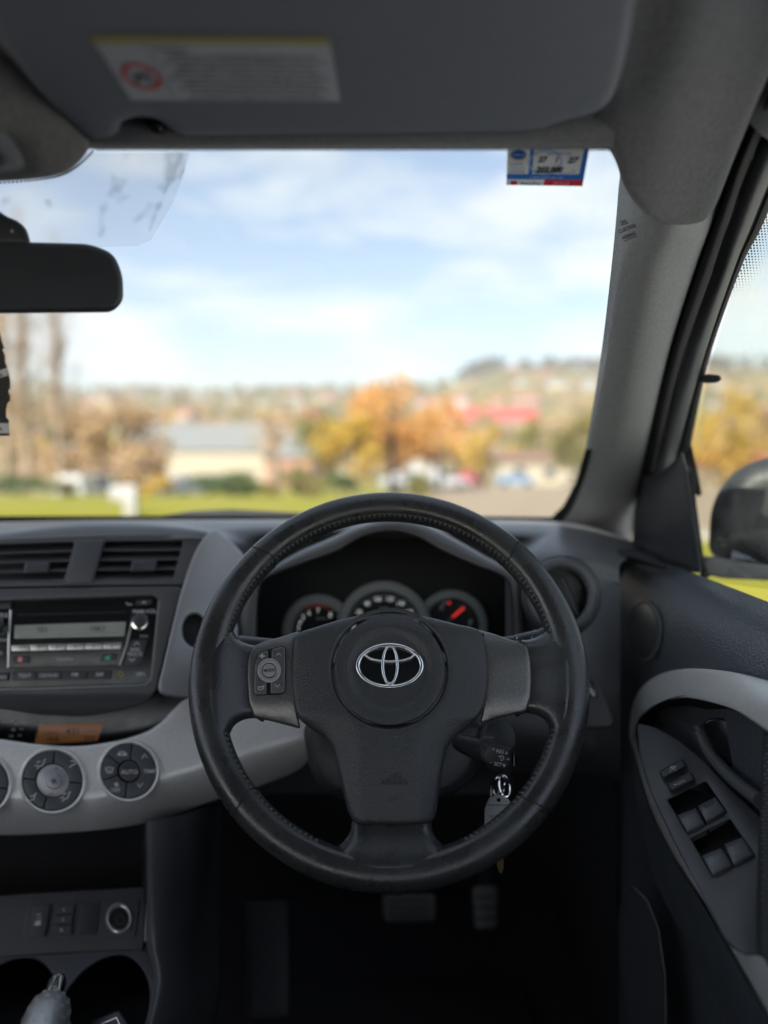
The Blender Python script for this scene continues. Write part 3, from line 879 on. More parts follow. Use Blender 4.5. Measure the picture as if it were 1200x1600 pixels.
tyre = mat('tyre', (0.02, 0.02, 0.02), 0.8)
def vehicle(label, px, y, length, paint, rz, van=False, base=None):
    x = ray(px, 700).x * y
    g = G(x, y) + 0.03 if base is None else base
    t = thing('parked_car' if not van else 'parked_van', label, 'car' if not van else 'van', (x, y, g), 'vehicles parked beyond the lawn')
    OFF[t.name] = V((0, 0, 0)); t.rotation_euler = (0, 0, rz)
    L = length / 2
    if van: prof = [(-L, .35), (-L, 1.75), (-L + .2, 1.95), (L * .35, 1.95), (L * .62, 1.2), (L * .95, 1.0), (L, .8), (L, .35)]
    else: prof = [(-L, .35), (-L, .80), (-L + .12, .95), (-L * .72, 1.0), (-L * .42, 1.42), (L * .10, 1.45), (L * .42, 1.0), (L * .92, .84), (L, .70), (L, .35)]
    n = len(prof)
    vs = []
    for k, (yy, ins) in enumerate(((-.88, .0), (-.80, .0), (.80, .0), (.88, .0))):
        for a, b in prof:
            tap = 0.14 * max(0, b - 1.0) / .45
            vs.append(V((a, yy * (1 - tap), b if abs(yy) < .85 else b - .06 * (b > .5))))
    fs = [(k * n + i, k * n + (i + 1) % n, (k + 1) * n + (i + 1) % n, (k + 1) * n + i) for k in range(3) for i in range(n)]
    fs += [tuple(range(n)), tuple(range(4 * n - 1, 3 * n - 1, -1))]
    mk('body', vs, fs, paint, t, ang=30)
    top = 1.85 if van else 1.38
    for s in (-1, 1):
        if van: q = [(-L * .2, 1.2), (L * .5, 1.2), (L * .30, top), (-L * .2, top)]
        else: q = [(-L * .62, 1.02), (L * .36, 1.02), (L * .08, top), (-L * .40, top)]
        w = [V((a, s * (.885 - .12 * max(0, b - 1.0) / .45), b)) for a, b in q]
        mk('side_window', w, [(0, 1, 2, 3)], pane, t, smooth=False)
        for a in (-L * .62, L * .62):
            v, f = lathe((a, s * .72, .33), (0, s, 0), [(.33, 0), (.33, .16), (.20, .18), (.10, .17)], 18); wh = mk('wheel', v, f, tyre, t)
    q = ((L * .37, 1.2), (L * .60, 1.22), (L * .38, top)) if van else ((L * .14, 1.40), (L * .40, 1.03), (L * .14, 1.40))
    a0, b0 = (L * .375, 1.90) if van else (L * .12, 1.42); a1, b1 = (L * .61, 1.24) if van else (L * .41, 1.03)
    mk('windscreen', [V((a0 + .02, -.62, b0)), V((a1 + .02, -.72, b1 + .02)), V((a1 + .02, .72, b1 + .02)), V((a0 + .02, .62, b0))], [(0, 1, 2, 3)], pane, t, smooth=False)
    for s in (-1, 1):
        v, f = box((L - .03, s * .62 - .14, .60), (L + .012, s * .62 + .14, .72)); mk('headlight', v, f, whitep, t, smooth=False)
cw = mat('car_white', (0.50, 0.50, 0.50), 0.25, coat=0.5); cb = mat('car_blue', (0.16, 0.28, 0.45), 0.3, coat=0.5); crd = mat('car_red', (0.36, 0.03, 0.05), 0.3, coat=0.5); csv = mat('car_silver', (0.50, 0.54, 0.60), 0.3, metal=0.3)
vehicle('white van parked behind the lawn near the poplars', 138, 40, 4.2, cw, 1.45, van=True, base=-1.95)
vehicle('silver car parked beside the dense green bush', 287, 46, 4.2, csv, 1.2, base=-1.75)
vehicle('blue car parked across the far side of the car park', 806, 84, 4.3, cb, 0.05)
vehicle('white car parked in the car park next to the red one', 692, 62, 4.3, cw, 0.5)
vehicle('dark red car parked in the car park', 735, 66, 4.2, crd, 1.1)
vehicle('white car parked under the orange tree', 640, 56, 4.3, cw, 0.4)

hz = new_mat('thin_haze')
hz_m = hz[0]; hz[1].clear()
hv = hz[1].new('ShaderNodeVolumePrincipled'); ho = hz[1].new('ShaderNodeOutputMaterial')
hv.inputs['Color'].default_value = (0.95, 0.93, 0.92, 1); hv.inputs['Density'].default_value = 0.00042; hv.inputs['Anisotropy'].default_value = 0.0
hz[2].new(hv.outputs[0], ho.inputs['Volume'])
mk('haze', *box((-1620, -420, -16), (1620, 2220, 140)), hz_m, smooth=False, kind='stuff', label='thin pale haze over the valley and hillside', cat='haze', origin=(0, 0, -16))
# ------------------------------------------------------------------ the car's cabin: shell, roof lining, pillars, glass
def dA(py):
    """distance ahead of the raked windscreen plane along the height of a pixel row"""
    return 0.566 / (0.58 + ray(600, py).z)


# floor pan, bulkhead and rear tub, window openings left free
fl = MB()
fl.add(box((-1.10, -1.7, Z - 1.06), (0.42, 1.62, Z - 1.02)))
fl.add(box((-1.10, 1.58, Z - 1.02), (0.42, 1.62, Z - 0.20)))
fl.add(box((-1.10, -1.74, Z - 1.02), (0.42, -1.70, Z - 0.12)))
fl.add(box((0.375, 0.98, Z - 1.02), (0.42, 1.62, Z - 0.17)))
fl.add(box((-1.14, 0.98, Z - 1.02), (-1.10, 1.62, Z - 0.17)))
fl.mk('car_floor', M['carpet'], smooth=False, kind='structure', origin=(0, 0, Z - 1.06))
bn = [[V((x, 1.36, Z - 0.205 + 0.02 * k)), V((x, 1.75, Z - 0.235 + 0.05 * k)), V((x * 0.98 - 0.007, 2.15, Z - 0.31 + 0.05 * k)), V((x * 0.94 - 0.02, 2.40, Z - 0.42 + 0.04 * k)), V((x * 0.92 - 0.03, 2.46, Z - 0.75))] for x, k in ((-1.20, 0), (-0.95, .55), (-0.365, 1), (0.22, .55), (0.47, 0))]
v, f = loft(bn, 24, 24)
cbn = thing('bounce_bonnet', 'unseen silver blue bonnet added to bounce light into the cabin', 'bonnet', (-0.365, 1.4, Z - 0.75))  # unseen bonnet added to screen grass glow and bounce bluish light inside
mk('panel', v, f, M['body'], cbn, ang=60)
# outer roof skin and pillar, unseen, added to block sun and sky leaks
rs = [[V((x, y, Z + z - 0.05 * e)) for y, z in ((0.635, 0.268), (0.55, 0.335), (0.30, 0.385), (-0.8, 0.40), (-1.76, 0.30))] for x, e in ((-1.10, 1.3), (-1.00, .5), (-0.365, 0), (0.27, .5), (0.36, 1.3))]
v, f = loft(rs, 24, 20)
rf = thing('sun_block_roof', 'unseen silver blue outer roof added to block stray sun', 'car roof', (-0.365, -0.5, Z + 0.3))
mk('panel', v, f, M['body'], rf, ang=60)
op = [[P(x + dx, y, dA(y) + off) for x, y in ((985, 120), (985, 262), (975, 420), (958, 560), (935, 700), (905, 790), (880, 850))] for dx, off in ((0, 0.075), (40, 0.085), (90, 0.10))]
v, f = loft(op, 24, 8); mk('sun_block_pillar', v, f, M['body'], rf, ang=60)
rc = []
for k, zz in ((0.0, 0.262), (0.30, 0.292), (0.62, 0.300), (1.0, 0.262)):
    x = -1.02 + k * 1.30
    rc.append([V((x, 0.40, Z + zz)), V((x, 0.1, Z + zz + 0.02)), V((x, -0.8, Z + zz + 0.03)), V((x, -1.74, Z + zz - 0.04))])
v, f = loft(rc, 24, 14)
hl = mk('headliner', v, f, M['felt'], kind='structure', origin=(0, 0, Z + 0.25))

# roof lining: strip above the windscreen, right-hand corner that wraps onto the pillar, overhead console bulge
strip = [[P(x, 233, dA(233) - 0.004) for x in (-1000, 130, 560, 900, 960)],
         [P(x, y, dA(222) - 0.022) for x, y in ((-1000, 226), (130, 226), (560, 224), (900, 221), (960, 224))],
         [P(x, y, dA(205) - 0.020) for x, y in ((-1000, 205), (130, 205), (560, 203), (900, 190), (960, 190))],
         [P(x, y, dA(140) - 0.0) for x, y in ((-1000, 130), (130, 130), (560, 130), (900, 110), (960, 100))],
         [V((x, 0.38, Z + 0.285)) for x in (-1.0, -0.3, 0.0, 0.15, 0.2)]]
v, f = loft(strip, 40, 24)
mk('lining_strip', v, f, M['felt'], hl)
tong = sm([(938, 222), (956, 240), (966, 262), (975, 290), (995, 320), (1020, 342), (1050, 352), (1080, 350), (1112, 332), (1150, 240), (1200, 120),
           (1262, 0), (1262, -120), (1100, -150), (900, -120), (890, 60), (895, 170), (915, 215)])
def tdome(x, y):
    e = (x - (1040 + (350 - y) * 0.30)) / 60.0
    s = 1 / (1 + math.exp(-e * 2.2))
    left = max(0.0, (985 - x) / 60.0)
    return -0.013 * s * s + 0.010 * math.exp(-((e + 0.9) ** 2)) - 0.010 * left * left * (1 if y < 260 else 0.3)
v, f = slab(Fn(lambda x, y: dA(y)), tong, h=0.018, t=0.03, r=0.006, res=11, dome=tdome)
mk('corner_lining', v, f, M['felt'], hl, ang=60)
bul = sm([(-140, -60), (-20, 66), (30, 112), (75, 160), (110, 195), (138, 222), (134, 240), (112, 264), (85, 275), (40, 281), (-20, 284), (-140, 287)])
v, f = slab(Fn(lambda x, y: 0.515), bul, h=0.0, t=0.06, r=0.014, seg=5, res=11, dome=lambda x, y: 0.012 * math.sin(max(0, min(1, (280 - y) / 160)) * 2.2) - 0.0002 * max(0, x - 60))
mk('overhead_bulge', v, f, M['felt'], hl, ang=60)

ml = thing('map_light', 'grey plastic map light console set in the fabric bulge above the mirror', 'map light', P(-10, 262, 0.495))
MLP = Pl((0, 240, 0.492), n=(0.12, -1, -0.45))
v, f = slab(MLP, rr([(-70, 200), (0, 196), (22, 222), (38, 250), (36, 266), (10, 272), (-70, 274)], 12), t=0.012, r=0.003)
mk('housing', v, f, M['visor'], ml)
v, f = slab(MLP, rr([(-50, 228), (-6, 230), (6, 246), (2, 258), (-50, 258)], 6), h=0.0035, t=0.006, r=0.0015)
mk('switch', v, f, M['dark'], ml)

# right windscreen pillar trim, running from the dashboard up under the roof lining
def col(pts, off):
    return [P(x, y, dA(y) + off) for x, y in pts]
def colp(pts, off):
    return [P(x, y, dA(y) + off + 0.035 * max(0.0, min(1.0, (340 - y) / 60.0))) for x, y in pts]
c0 = [(935, 200), (966, 262), (966, 300), (955, 420), (938, 560), (915, 700), (900, 755), (884, 793), (862, 822), (850, 850)]
c1 = [(985, 200), (1020, 262), (1040, 330), (1017, 420), (988, 560), (962, 700), (950, 755), (938, 793), (922, 836), (915, 870)]
c2 = [(1040, 200), (1075, 262), (1072, 340), (1050, 420), (1018, 560), (990, 700), (978, 755), (970, 793), (958, 860), (950, 890)]
c3 = [(1120, 200), (1140, 262), (1108, 350), (1083, 420), (1040, 560), (1004, 715), (992, 775), (985, 810), (976, 866), (970, 900)]
v, f = loft([colp(c0, 0.030), colp([(a[0] * .6 + b[0] * .4, a[1] * .6 + b[1] * .4) for a, b in zip(c0, c1)], 0.008), colp(c1, -0.012), colp(c2, -0.006), colp(c3, 0.016), colp([(x + 6, y) for x, y in c3], 0.05)], 60, 30)
pil = mk('windscreen_pillar', v, f, M['pillar'], label='pale grey grained pillar trim beside the windscreen marked airbag', cat='pillar trim')
PS = Cast(v, f)
for s_, x, y in (('SRS', 974, 347), ('CURTAIN', 979, 357), ('AIRBAG', 982, 368)):
    lettering(s_, PS, x, y, 6.4, M['emboss'], pil, h=0.0012, rot=-0.38, wx=0.72)
for q in ([(971, 352.5), (981, 348.5)], [(975, 377), (993, 369)]):
    mk('underline', *stroke(PS, q, 0.9, 0.0012), M['emboss'], pil, smooth=False)

# windscreen
WS = Pl((600, 232, dA(232)), (600, 815, dA(815)), (900, 500, dA(500)))
ws = thing('windscreen', 'clear raked windscreen with dotted black edge behind the steering wheel', 'windscreen', WS.pt(300, 830))
wl_ = [(-1050, 220), (950, 220), (975, 262), (975, 300), (945, 560), (920, 705), (905, 758), (885, 798), (870, 822), (-480, 822)]
v, f = sheet(WS, wl_, h=-0.012)
mk('glass_pane', v, f, M['glass'], ws, smooth=False)
dots = MB()
def dot(x, y, r):
    k = [WS.pt(x + r * math.cos(a), y + r * math.sin(a), -0.009) for a in (0, 1.05, 2.09, 3.14, 4.19, 5.24)]
    dots.add((k, [tuple(range(6))]))
for i in range(230):
    x = 150 + i * 3.55
    dot(x, 232.2, 1.9); 
    if i % 1 == 0: dot(x + 1.8, 235.2, 1.25)
for a, b in ((-60, 284), (10, 283.5), (70, 279.5), (104, 268), (125, 250)):
    pass
edge = cr([V((x, y, 0)) for x, y in ((-60, 286), (0, 286), (60, 281), (95, 274), (118, 262), (134, 248), (145, 236))], 60)
for p in edge: dot(p.x, p.y, 1.7)
dots.mk('dot_edge', M['rubber'], ws, smooth=False, kind='stuff')
tint_edge = [(-120, 240), (296, 238), (286, 275), (270, 318), (250, 352), (236, 375), (215, 384), (120, 388), (-120, 388)]
dots = MB()
for iy in range(42):
    for ix in range(120):
        x = -60 + ix * 3.3 + (1.65 if iy % 2 else 0); y = 240 + iy * 3.6
        xr = 296 - (y - 238) * 0.42
        if not inpoly(x, y, tint_edge): continue
        q = noise.noise(V((x * 0.026 + y * 0.006, y * 0.017, 4.2))) + 0.5 * noise.noise(V((x * 0.06, y * 0.06, 1.0)))
        q += 0.5 * math.exp(-((xr - x - 12) / 5.0) ** 2) + 0.25 * math.exp(-((x - 205 - (y - 270) * .5) / 22.0) ** 2) - 0.12 - 0.25 * (x < 150)
        if q > 0.16: dot(x, y, min(1.25, 0.55 + 1.6 * (q - 0.16)))
dots.mk('dot_cluster', M['rubber'], ws, smooth=False, kind='stuff')
v, f = sheet(WS, [(-120, 240), (296, 238), (286, 275), (270, 318), (250, 352), (236, 375), (215, 384), (120, 388), (-120, 388)], h=-0.007)
mk('dotted_tint', v, f, M['frit'], ws, smooth=False)
v, f = slab(WS, [(-420, 806.5), (300, 806), (700, 806), (862, 808), (880, 790), (899, 755), (915, 702), (925, 702), (912, 760), (895, 800), (878, 826), (-420, 830)], h=-0.008, t=0.003, r=0.0005)
mk('black_border', v, f, M['rubber'], ws, smooth=False)
# wiper arm resting along the foot of the glass
wp = thing('windscreen_wiper', 'black windscreen wiper resting along the foot of the glass', 'wiper', WS.pt(360, 820, -0.03))
v, f = tube([WS.pt(x, y, -0.030) for x, y in ((255, 808), (300, 804), (360, 802), (420, 804), (560, 809))], [0.003, 0.006, 0.007, 0.006, 0.004], 8)
mk('arm', v, f, M['rubber'], wp)
v, f = tube([WS.pt(x, y, -0.020) for x, y in ((200, 811), (330, 807), (470, 809), (600, 813))], [0.003, 0.004, 0.004, 0.003], 6)
mk('blade', v, f, M['rubber'], wp)

# ------------------------------------------------------------------ sun visor with its warning label
VIS = Pl((560, 212, 0.545), (560, 0, 0.402), (900, 150, 0.50 * 0.9945))
vs_out = [(-60, -120), (-12, 40), (30, 102), (75, 157), (108, 196), (128, 210), (148, 217), (170, 216), (185, 205), (190, 191), (215, 182), (245, 186), (262, 198), (280, 211), (302, 216),
          (420, 215), (560, 213), (700, 211), (805, 208), (842, 204), (862, 196), (884, 188), (920, 179), (945, 165), (962, 138), (978, 80), (990, 0), (1000, -120)]
vz = thing('sun_visor', 'dark grey vinyl sun visor folded up against the roof above the windscreen', 'sun visor', VIS.pt(560, 213, -0.02))
v, f = slab(VIS, sm(vs_out, 150), t=0.020, r=0.007, seg=5)
mk('visor_board', v, f, M['visor'], vz, ang=60)
v, f = tube([VIS.pt(x, y, -0.016) for x, y in ((168, 196), (205, 208), (228, 212), (252, 208), (290, 196))], [0.003, 0.0055, 0.006, 0.0055, 0.003], 12)
mk('pivot_pin', v, f, M['dark'], vz)
v, f = lathe(VIS.pt(247, 200, -0.010), VIS.n, [(0.0055, -0.012), (0.006, 0.0), (0.004, 0.003), (0.002, 0.0035)], 16)
mk('clip', v, f, M['gloss'], vz)
LB = Quad(VIS.pt(142, 57), VIS.pt(515, 60), VIS.pt(532, 157), VIS.pt(205, 155), 360, 120)
lab = mk('warning_label', *sheet(LB, [(0, 0), (360, 0), (360, 120), (0, 120)], 0.0006), M['label'], vz, smooth=False)
mk('yellow_stripe', *sheet(LB, [(0, -4), (360, -4), (360, 9), (0, 9)], 0.0010), M['yellow'], lab, smooth=False)
v, f = band(LB, 42, 70, 27, 24, 3.2, 0.0002, 0.0012, n=36, m=2)
mk('red_circle', v, f, M['red'], lab, smooth=False)
g = MB()
g.add(stroke(LB, [(20, 54), (64, 86)], 2.5, 0.0013)).add(stroke(LB, [(64, 54), (22, 88)], 2, 0.0012)).add(stroke(LB, [(30, 76), (42, 64), (56, 74)], 5, 0.0011))
g.add(stroke(LB, [(76, 9), (76, 120)], 1.0, 0.0012))
g.mk('seat_symbol', M['label_ink'], lab, smooth=False)
g = MB()
lines = ['WARNING', 'NEVER use a rearward facing child restraint on a seat', 'protected by an ACTIVE AIRBAG in front of it', 'DEATH or SERIOUS INJURY to the CHILD can occur',
         'JAMAIS utiliser un dispositif de retenue pour enfant', 'dos a la route sur un siege protege par un coussin', 'NIEMALS ein nach hinten gerichtetes Kindersitz auf', 'einem durch Airbag geschutzten Sitz verwenden',
         'NO USE NUNCA un asiento para ninos orientado atras', 'en un asiento protegido por un airbag ACTIVO']
for i, s in enumerate(lines):
    g.add(txt(s, LB, 218 if i else 110, 19 + i * 10.4, 5.6, h=0.0011, bold=0.02, width=(270 - (i * 37) % 60) if i else 52))
g.mk('lettering', M['label_ink'], lab, smooth=False)

# service reminder sticker on the glass
STK = Quad(WS.pt(793, 228, -0.004), WS.pt(922, 226, -0.004), WS.pt(910, 291, -0.004), WS.pt(791, 289, -0.004), 129, 64)
st = thing('service_sticker', 'blue and white service reminder sticker on the windscreen with handwritten date', 'sticker', STK.pt(64, 64))
g = MB().add(sheet(STK, [(0, 0), (36, 0), (36, 45), (0, 45)], 0)).add(sheet(STK, [(0, 54), (64, 54), (62, 64), (0, 64)], 0)); g.mk('backing', M['s_paper'], st, smooth=False, kind='stuff')
g = MB()
for q in ([(36, 0), (129, 0), (129, 6), (36, 6)], [(121, 6), (129, 6), (129, 45), (120, 45)], [(36, 6), (42, 6), (42, 45), (36, 45)], [(0, 45), (129, 45), (129, 54), (0, 54)]): g.add(sheet(STK, q, 0))
g.mk('blue_print', M['s_blue'], st, smooth=False, kind='stuff')
mk('date_box', *sheet(STK, [(42, 6), (121, 6), (120, 45), (42, 45)], 0), M['s_paper'], st, smooth=False)
v, f = band(STK, 62, 26, 26, 19, 1.6, 0.0001, 0.0004, n=28, m=2); mk('watermark', v, f, M['s_lblue'], st, smooth=False)
mk('red_panel', *sheet(STK, [(64, 54), (129, 54), (129, 64), (62, 64)], 0), M['s_red'], st, smooth=False)
mk('badge', *sheet(STK, ell(18, 13, 12.5, 7.5, 24), 0.0006), M['s_blue'], st, smooth=False)
v, f = band(STK, 18, 14, 12.5, 8.0, 1.0, 0.0001, 0.0008, n=20, m=2, a0=15, a1=165); mk('badge_rim', v, f, M['s_gold'], st, smooth=False)
mk('battery_logo', *sheet(STK, rr([(7, 56), (18, 56), (18, 63), (7, 63)], 1.5), 0.0006), M['s_red'], st, smooth=False)
g = MB()
g.add(txt('27', STK, 57, 20, 8.5, 0.0012, shear=0.3, bold=0.05)).add(txt('1', STK, 80, 20, 8, 0.0012, shear=0.3, bold=0.05)).add(txt('27', STK, 106, 21, 8.5, 0.0012, shear=0.3, wx=1.2, bold=0.05))
g.add(txt('203,000', STK, 70, 36, 8.5, 0.0012, shear=0.25, wx=1.1, bold=0.05))
g.mk('handwriting', M['s_ink'], st, smooth=False)
g = MB()
g.add(txt('Next service due', STK, 82, 11, 4, 0.0011)).add(txt('Or at', STK, 80, 28, 2.6, 0.0011)).add(txt('km', STK, 109, 37, 3, 0.0011))
g.add(txt('HOBART', STK, 16, 28, 4, 0.0006)).add(txt('110 Warwick St', STK, 17, 34, 2.6, 0.0006)).add(txt('6234 2200', STK, 17, 40, 4, 0.0006))
g.add(stroke(STK, [(50, 41), (114, 41)], 0.7, 0.0011))
g.mk('small_print', M['s_blue'], st, smooth=False)
lettering('BatteryShop', STK, 41, 59.5, 4.6, M['s_ink'], st, h=0.0008)
g = MB()
g.add(txt('COMPASS', STK, 18, 13, 3.0, 0.0009)).add(txt('COMPREHENSIVE CAR CARE', STK, 66, 49.5, 3.0, 0.0008)).add(txt('1300 78 75 55', STK, 92, 57.5, 3.3, 0.0009)).add(txt('BATTERIES DELIVERED', STK, 92, 61.6, 2.0, 0.0009))
g.mk('white_print', M['s_white'], st, smooth=False)

# rear-view mirror and what hangs from it
MR = Pl((90, 435, 0.60), n=(0.20, -1, 0.10))
mr = thing('rear_view_mirror', 'black rear-view mirror on a stalk below the roof console', 'mirror', MR.pt(-40, 492, -0.02))
mo = rr([(-190, 372), (140, 381), (178, 396), (192, 430), (193, 470), (176, 488), (-190, 492)], 16, 6)
v, f = slab(MR, mo, h=0.0, t=0.030, r=0.006, seg=4); mk('housing', v, f, M['dark'], mr)
v, f = slab(MR, inset(mo, 7.0), h=0.0012, t=0.002, r=0.0004); mk('reflector', v, f, M['mirror'], mr)
v, f = slab(MR, rr([(-60, 318), (-10, 322), (8, 337), (28, 345), (42, 358), (49, 384), (-60, 384)], 8), h=-0.004, t=0.03, r=0.005); mk('sensor_pod', v, f, M['dark'], mr)
lettering('R', MR, 19, 361, 6, M['soft'], mr, h=-0.0034)
v, f = tube([MR.pt(-30, 350, -0.02), MR.pt(-40, 300, -0.02), MR.pt(-50, 262, -0.03)], 0.010, 12); mk('stalk', v, f, M['dark'], mr)

AF = Pl((0, 610, 0.61), n=(0.1, -1, 0.0))
af = thing('air_freshener', 'charcoal tree-shaped card air freshener hanging beneath the mirror', 'air freshener', AF.pt(-12, 684))
half = [(-14, 515), (-6, 524), (0, 519), (3, 532), (7, 545), (4, 546), (8, 556), (8, 566), (11, 574), (13, 582), (16, 596), (16, 607), (13, 611), (16, 618), (16, 626), (12, 630), (10, 640), (10, 652), (14, 656), (15, 681)]
outl = half + [(-28 - x, y) for x, y in reversed(half)]
v, f = slab(AF, outl, t=0.0018, r=0.0003, seg=1); mk('card', v, f, M['freshener'], af, smooth=False)
mk('name_band', *sheet(AF, [(-40, 590), (11, 575), (12, 587), (-40, 602)], 0.0005), M['white'], af, smooth=False)
lettering('Little Trees', AF, -13, 589, 7, M['ink'], af, h=0.0008, rot=-0.28, wx=0.72)
mk('base_band', *sheet(AF, [(-42, 661), (14, 661), (14, 677), (-42, 677)], 0.0005), M['white'], af, smooth=False)
lettering('Black Ice', AF, -13, 669, 7, M['ink'], af, h=0.0008, wx=0.9)
v, f = tube([AF.pt(-14, 516), AF.pt(-20, 480), AF.pt(-30, 400, -0.02)], 0.0006, 6); mk('string', v, f, M['soft'], af)

# ------------------------------------------------------------------ dashboard
db = thing('dashboard', 'dark grey grained dashboard with hooded binnacle behind the steering wheel', 'dashboard', (-0.35, 1.0, Z - 0.5))
far = [(-420, 836, 1.28), (0, 836, 1.27), (300, 836, 1.27), (600, 836, 1.27), (880, 836, 1.25), (990, 850, 1.24)]
mid = [(-420, 822, 1.16), (0, 817, 1.16), (300, 813, 1.16), (600, 812, 1.16), (870, 815, 1.14), (990, 846, 1.10)]
mid2 = [(-420, 838, 1.02), (0, 822, 1.02), (150, 814, 1.02), (330, 822, 1.02), (600, 830, 1.03), (820, 836, 1.02), (880, 838, 1.01), (990, 866, 1.02)]
brow = [(-420, 856, .935), (-60, 838, .935), (0, 833, .935), (80, 824, .935), (150, 820, .935), (250, 822, .938), (330, 831, .94), (390, 850, 1.0), (440, 862, 1.10), (500, 862, 1.12), (720, 862, 1.12), (770, 862, 1.08), (815, 868, .965), (860, 866, .93), (930, 872, .93), (969, 882, .945)]
front = [(-420, 880, .925), (-60, 850, .918), (0, 846, .915), (80, 842, .915), (150, 840, .915), (250, 841, .918), (330, 845, .925), (390, 880, 1.0), (440, 890, 1.11), (500, 890, 1.13), (720, 890, 1.13), (770, 890, 1.09), (815, 905, .955), (860, 900, .915), (930, 905, .915), (969, 912, .93)]
v, f = loft([[P(*p) for p in c] for c in (far, mid, mid2, brow, front)], 90, 34)
mk('dash_top', v, f, M['dash'], db, ang=60)
# right-hand end and the knee panel below the cluster
r1 = [[P(x, y, d) for x, y, d in row] for row in (
    [(790, 905, .965), (830, 890, .93), (880, 888, .915), (930, 900, .915), (969, 915, .93)],
    [(790, 985, .95), (830, 985, .92), (880, 985, .905), (930, 985, .905), (969, 985, .93)],
    [(790, 1040, .935), (830, 1040, .91), (880, 1040, .895), (930, 1040, .895), (969, 1045, .925)],
    [(790, 1110, .92), (830, 1110, .90), (880, 1110, .885), (930, 1120, .885), (969, 1130, .92)],
    [(790, 1160, .92), (830, 1160, .90), (880, 1160, .885), (930, 1170, .885), (969, 1180, .92)],
    [(790, 1205, .97), (830, 1205, .96), (880, 1205, .95), (930, 1210, .95), (969, 1220, .95)])]
v, f = loft(r1, 30, 34); mk('right_end', v, f, M['dash'], db, ang=60)
k1 = [[P(x, y, d) for x, y, d in row] for row in (
    [(355, 1000, .99), (480, 1040, .99), (600, 1040, .99), (720, 1040, .99), (800, 1010, .955)],
    [(355, 1090, .93), (480, 1090, .93), (600, 1090, .93), (720, 1090, .93), (800, 1090, .925)],
    [(355, 1150, .91), (480, 1150, .91), (600, 1150, .91), (720, 1150, .91), (800, 1150, .92)],
    [(355, 1195, .94), (480, 1195, .94), (600, 1195, .94), (720, 1195, .94), (800, 1190, .945)],
    [(355, 1240, 1.02), (480, 1240, 1.02), (600, 1240, 1.02), (720, 1240, 1.02), (800, 1240, 1.02)])]
v, f = loft(k1, 30, 26); mk('knee_panel', v, f, M['dash'], db, ang=60)
# passenger side of the dashboard with the glove box
pr = [[V((x, y + 0.03 * max(0, -x - 0.85), Z + z)) for x in (-0.56, -0.62, -0.75, -0.90, -1.09)] for y, z in ((1.00, -0.105), (0.945, -0.125), (0.915, -0.165), (0.905, -0.22), (0.925, -0.27), (0.90, -0.33), (0.90, -0.40), (0.93, -0.46), (1.05, -0.50))]
v, f = loft(pr, 20, 40); mk('passenger_side', v, f, M['dash'], db, ang=60)
v, f = rbox((-0.84, 0.895, Z - 0.385), (0.19, 0.012, 0.065), 0.010, seg=3); gb = mk('glove_box_lid', v, f, M['fascia'], db)
v, f = rbox((-0.84, 0.880, Z - 0.335), (0.035, 0.006, 0.008), 0.003); mk('latch', v, f, M['dark'], gb)
# hooded binnacle
O = [(360, 1070), (364, 1000), (378, 945), (402, 902), (460, 866), (515, 842), (560, 822), (610, 811), (658, 818), (702, 838), (756, 868), (800, 893), (816, 930), (819, 1000), (819, 1070)]
I = [(397, 1070), (399, 990), (402, 930), (414, 903), (468, 880), (522, 861), (568, 836), (612, 828), (652, 837), (694, 860), (742, 881), (788, 900), (801, 925), (803, 990), (803, 1070)]
Mi = [((a[0] * 2 + b[0]) / 3, (a[1] * 2 + b[1]) / 3) for a, b in zip(O, I)]
v, f = loft([[P(x, y + 22, 1.08) for x, y in O], [P(x, y + 3, .985) for x, y in O], [P(x, y, .925) for x, y in O], [P(x, y, .905) for x, y in Mi], [P(x, y, .904) for x, y in I]], 90, 22)
mk('binnacle_hood', v, f, M['dash'], db, ang=60)
Ib = [(600 + (x - 600) * .985, 960 + (y - 960) * .985) for x, y in I]
v, f = loft([[P(x, y, .904) for x, y in I], [P(x, y, .93) for x, y in Ib], [P(x, y, 1.04) for x, y in Ib]], 90, 10)
mk('binnacle_throat', v, f, M['dark'], db, ang=60)

# small switch plate right of the wheel
RS = Pl((935, 1100, .872), n=(-0.35, -1, 0.30))
v, f = slab(RS, rr([(905, 1056), (930, 1060), (938, 1068), (962, 1128), (955, 1138), (905, 1140)], 8), t=0.012, r=0.003)
sp = mk('side_switch_plate', v, f, M['dark'], db)
v, f = slab(RS, rr([(908, 1063), (926, 1066), (934, 1088), (908, 1090)], 3), h=0.002, t=0.004, r=0.001); mk('blank_switch', v, f, M['gloss'], sp)
lettering('A', RS, 920, 1070, 6, M['soft'], sp, h=0.0025)
v, f = stroke(RS, [(922, 1077), (928, 1086)], 4, 0.0026); mk('marking', v, f, M['soft'], sp, smooth=False)

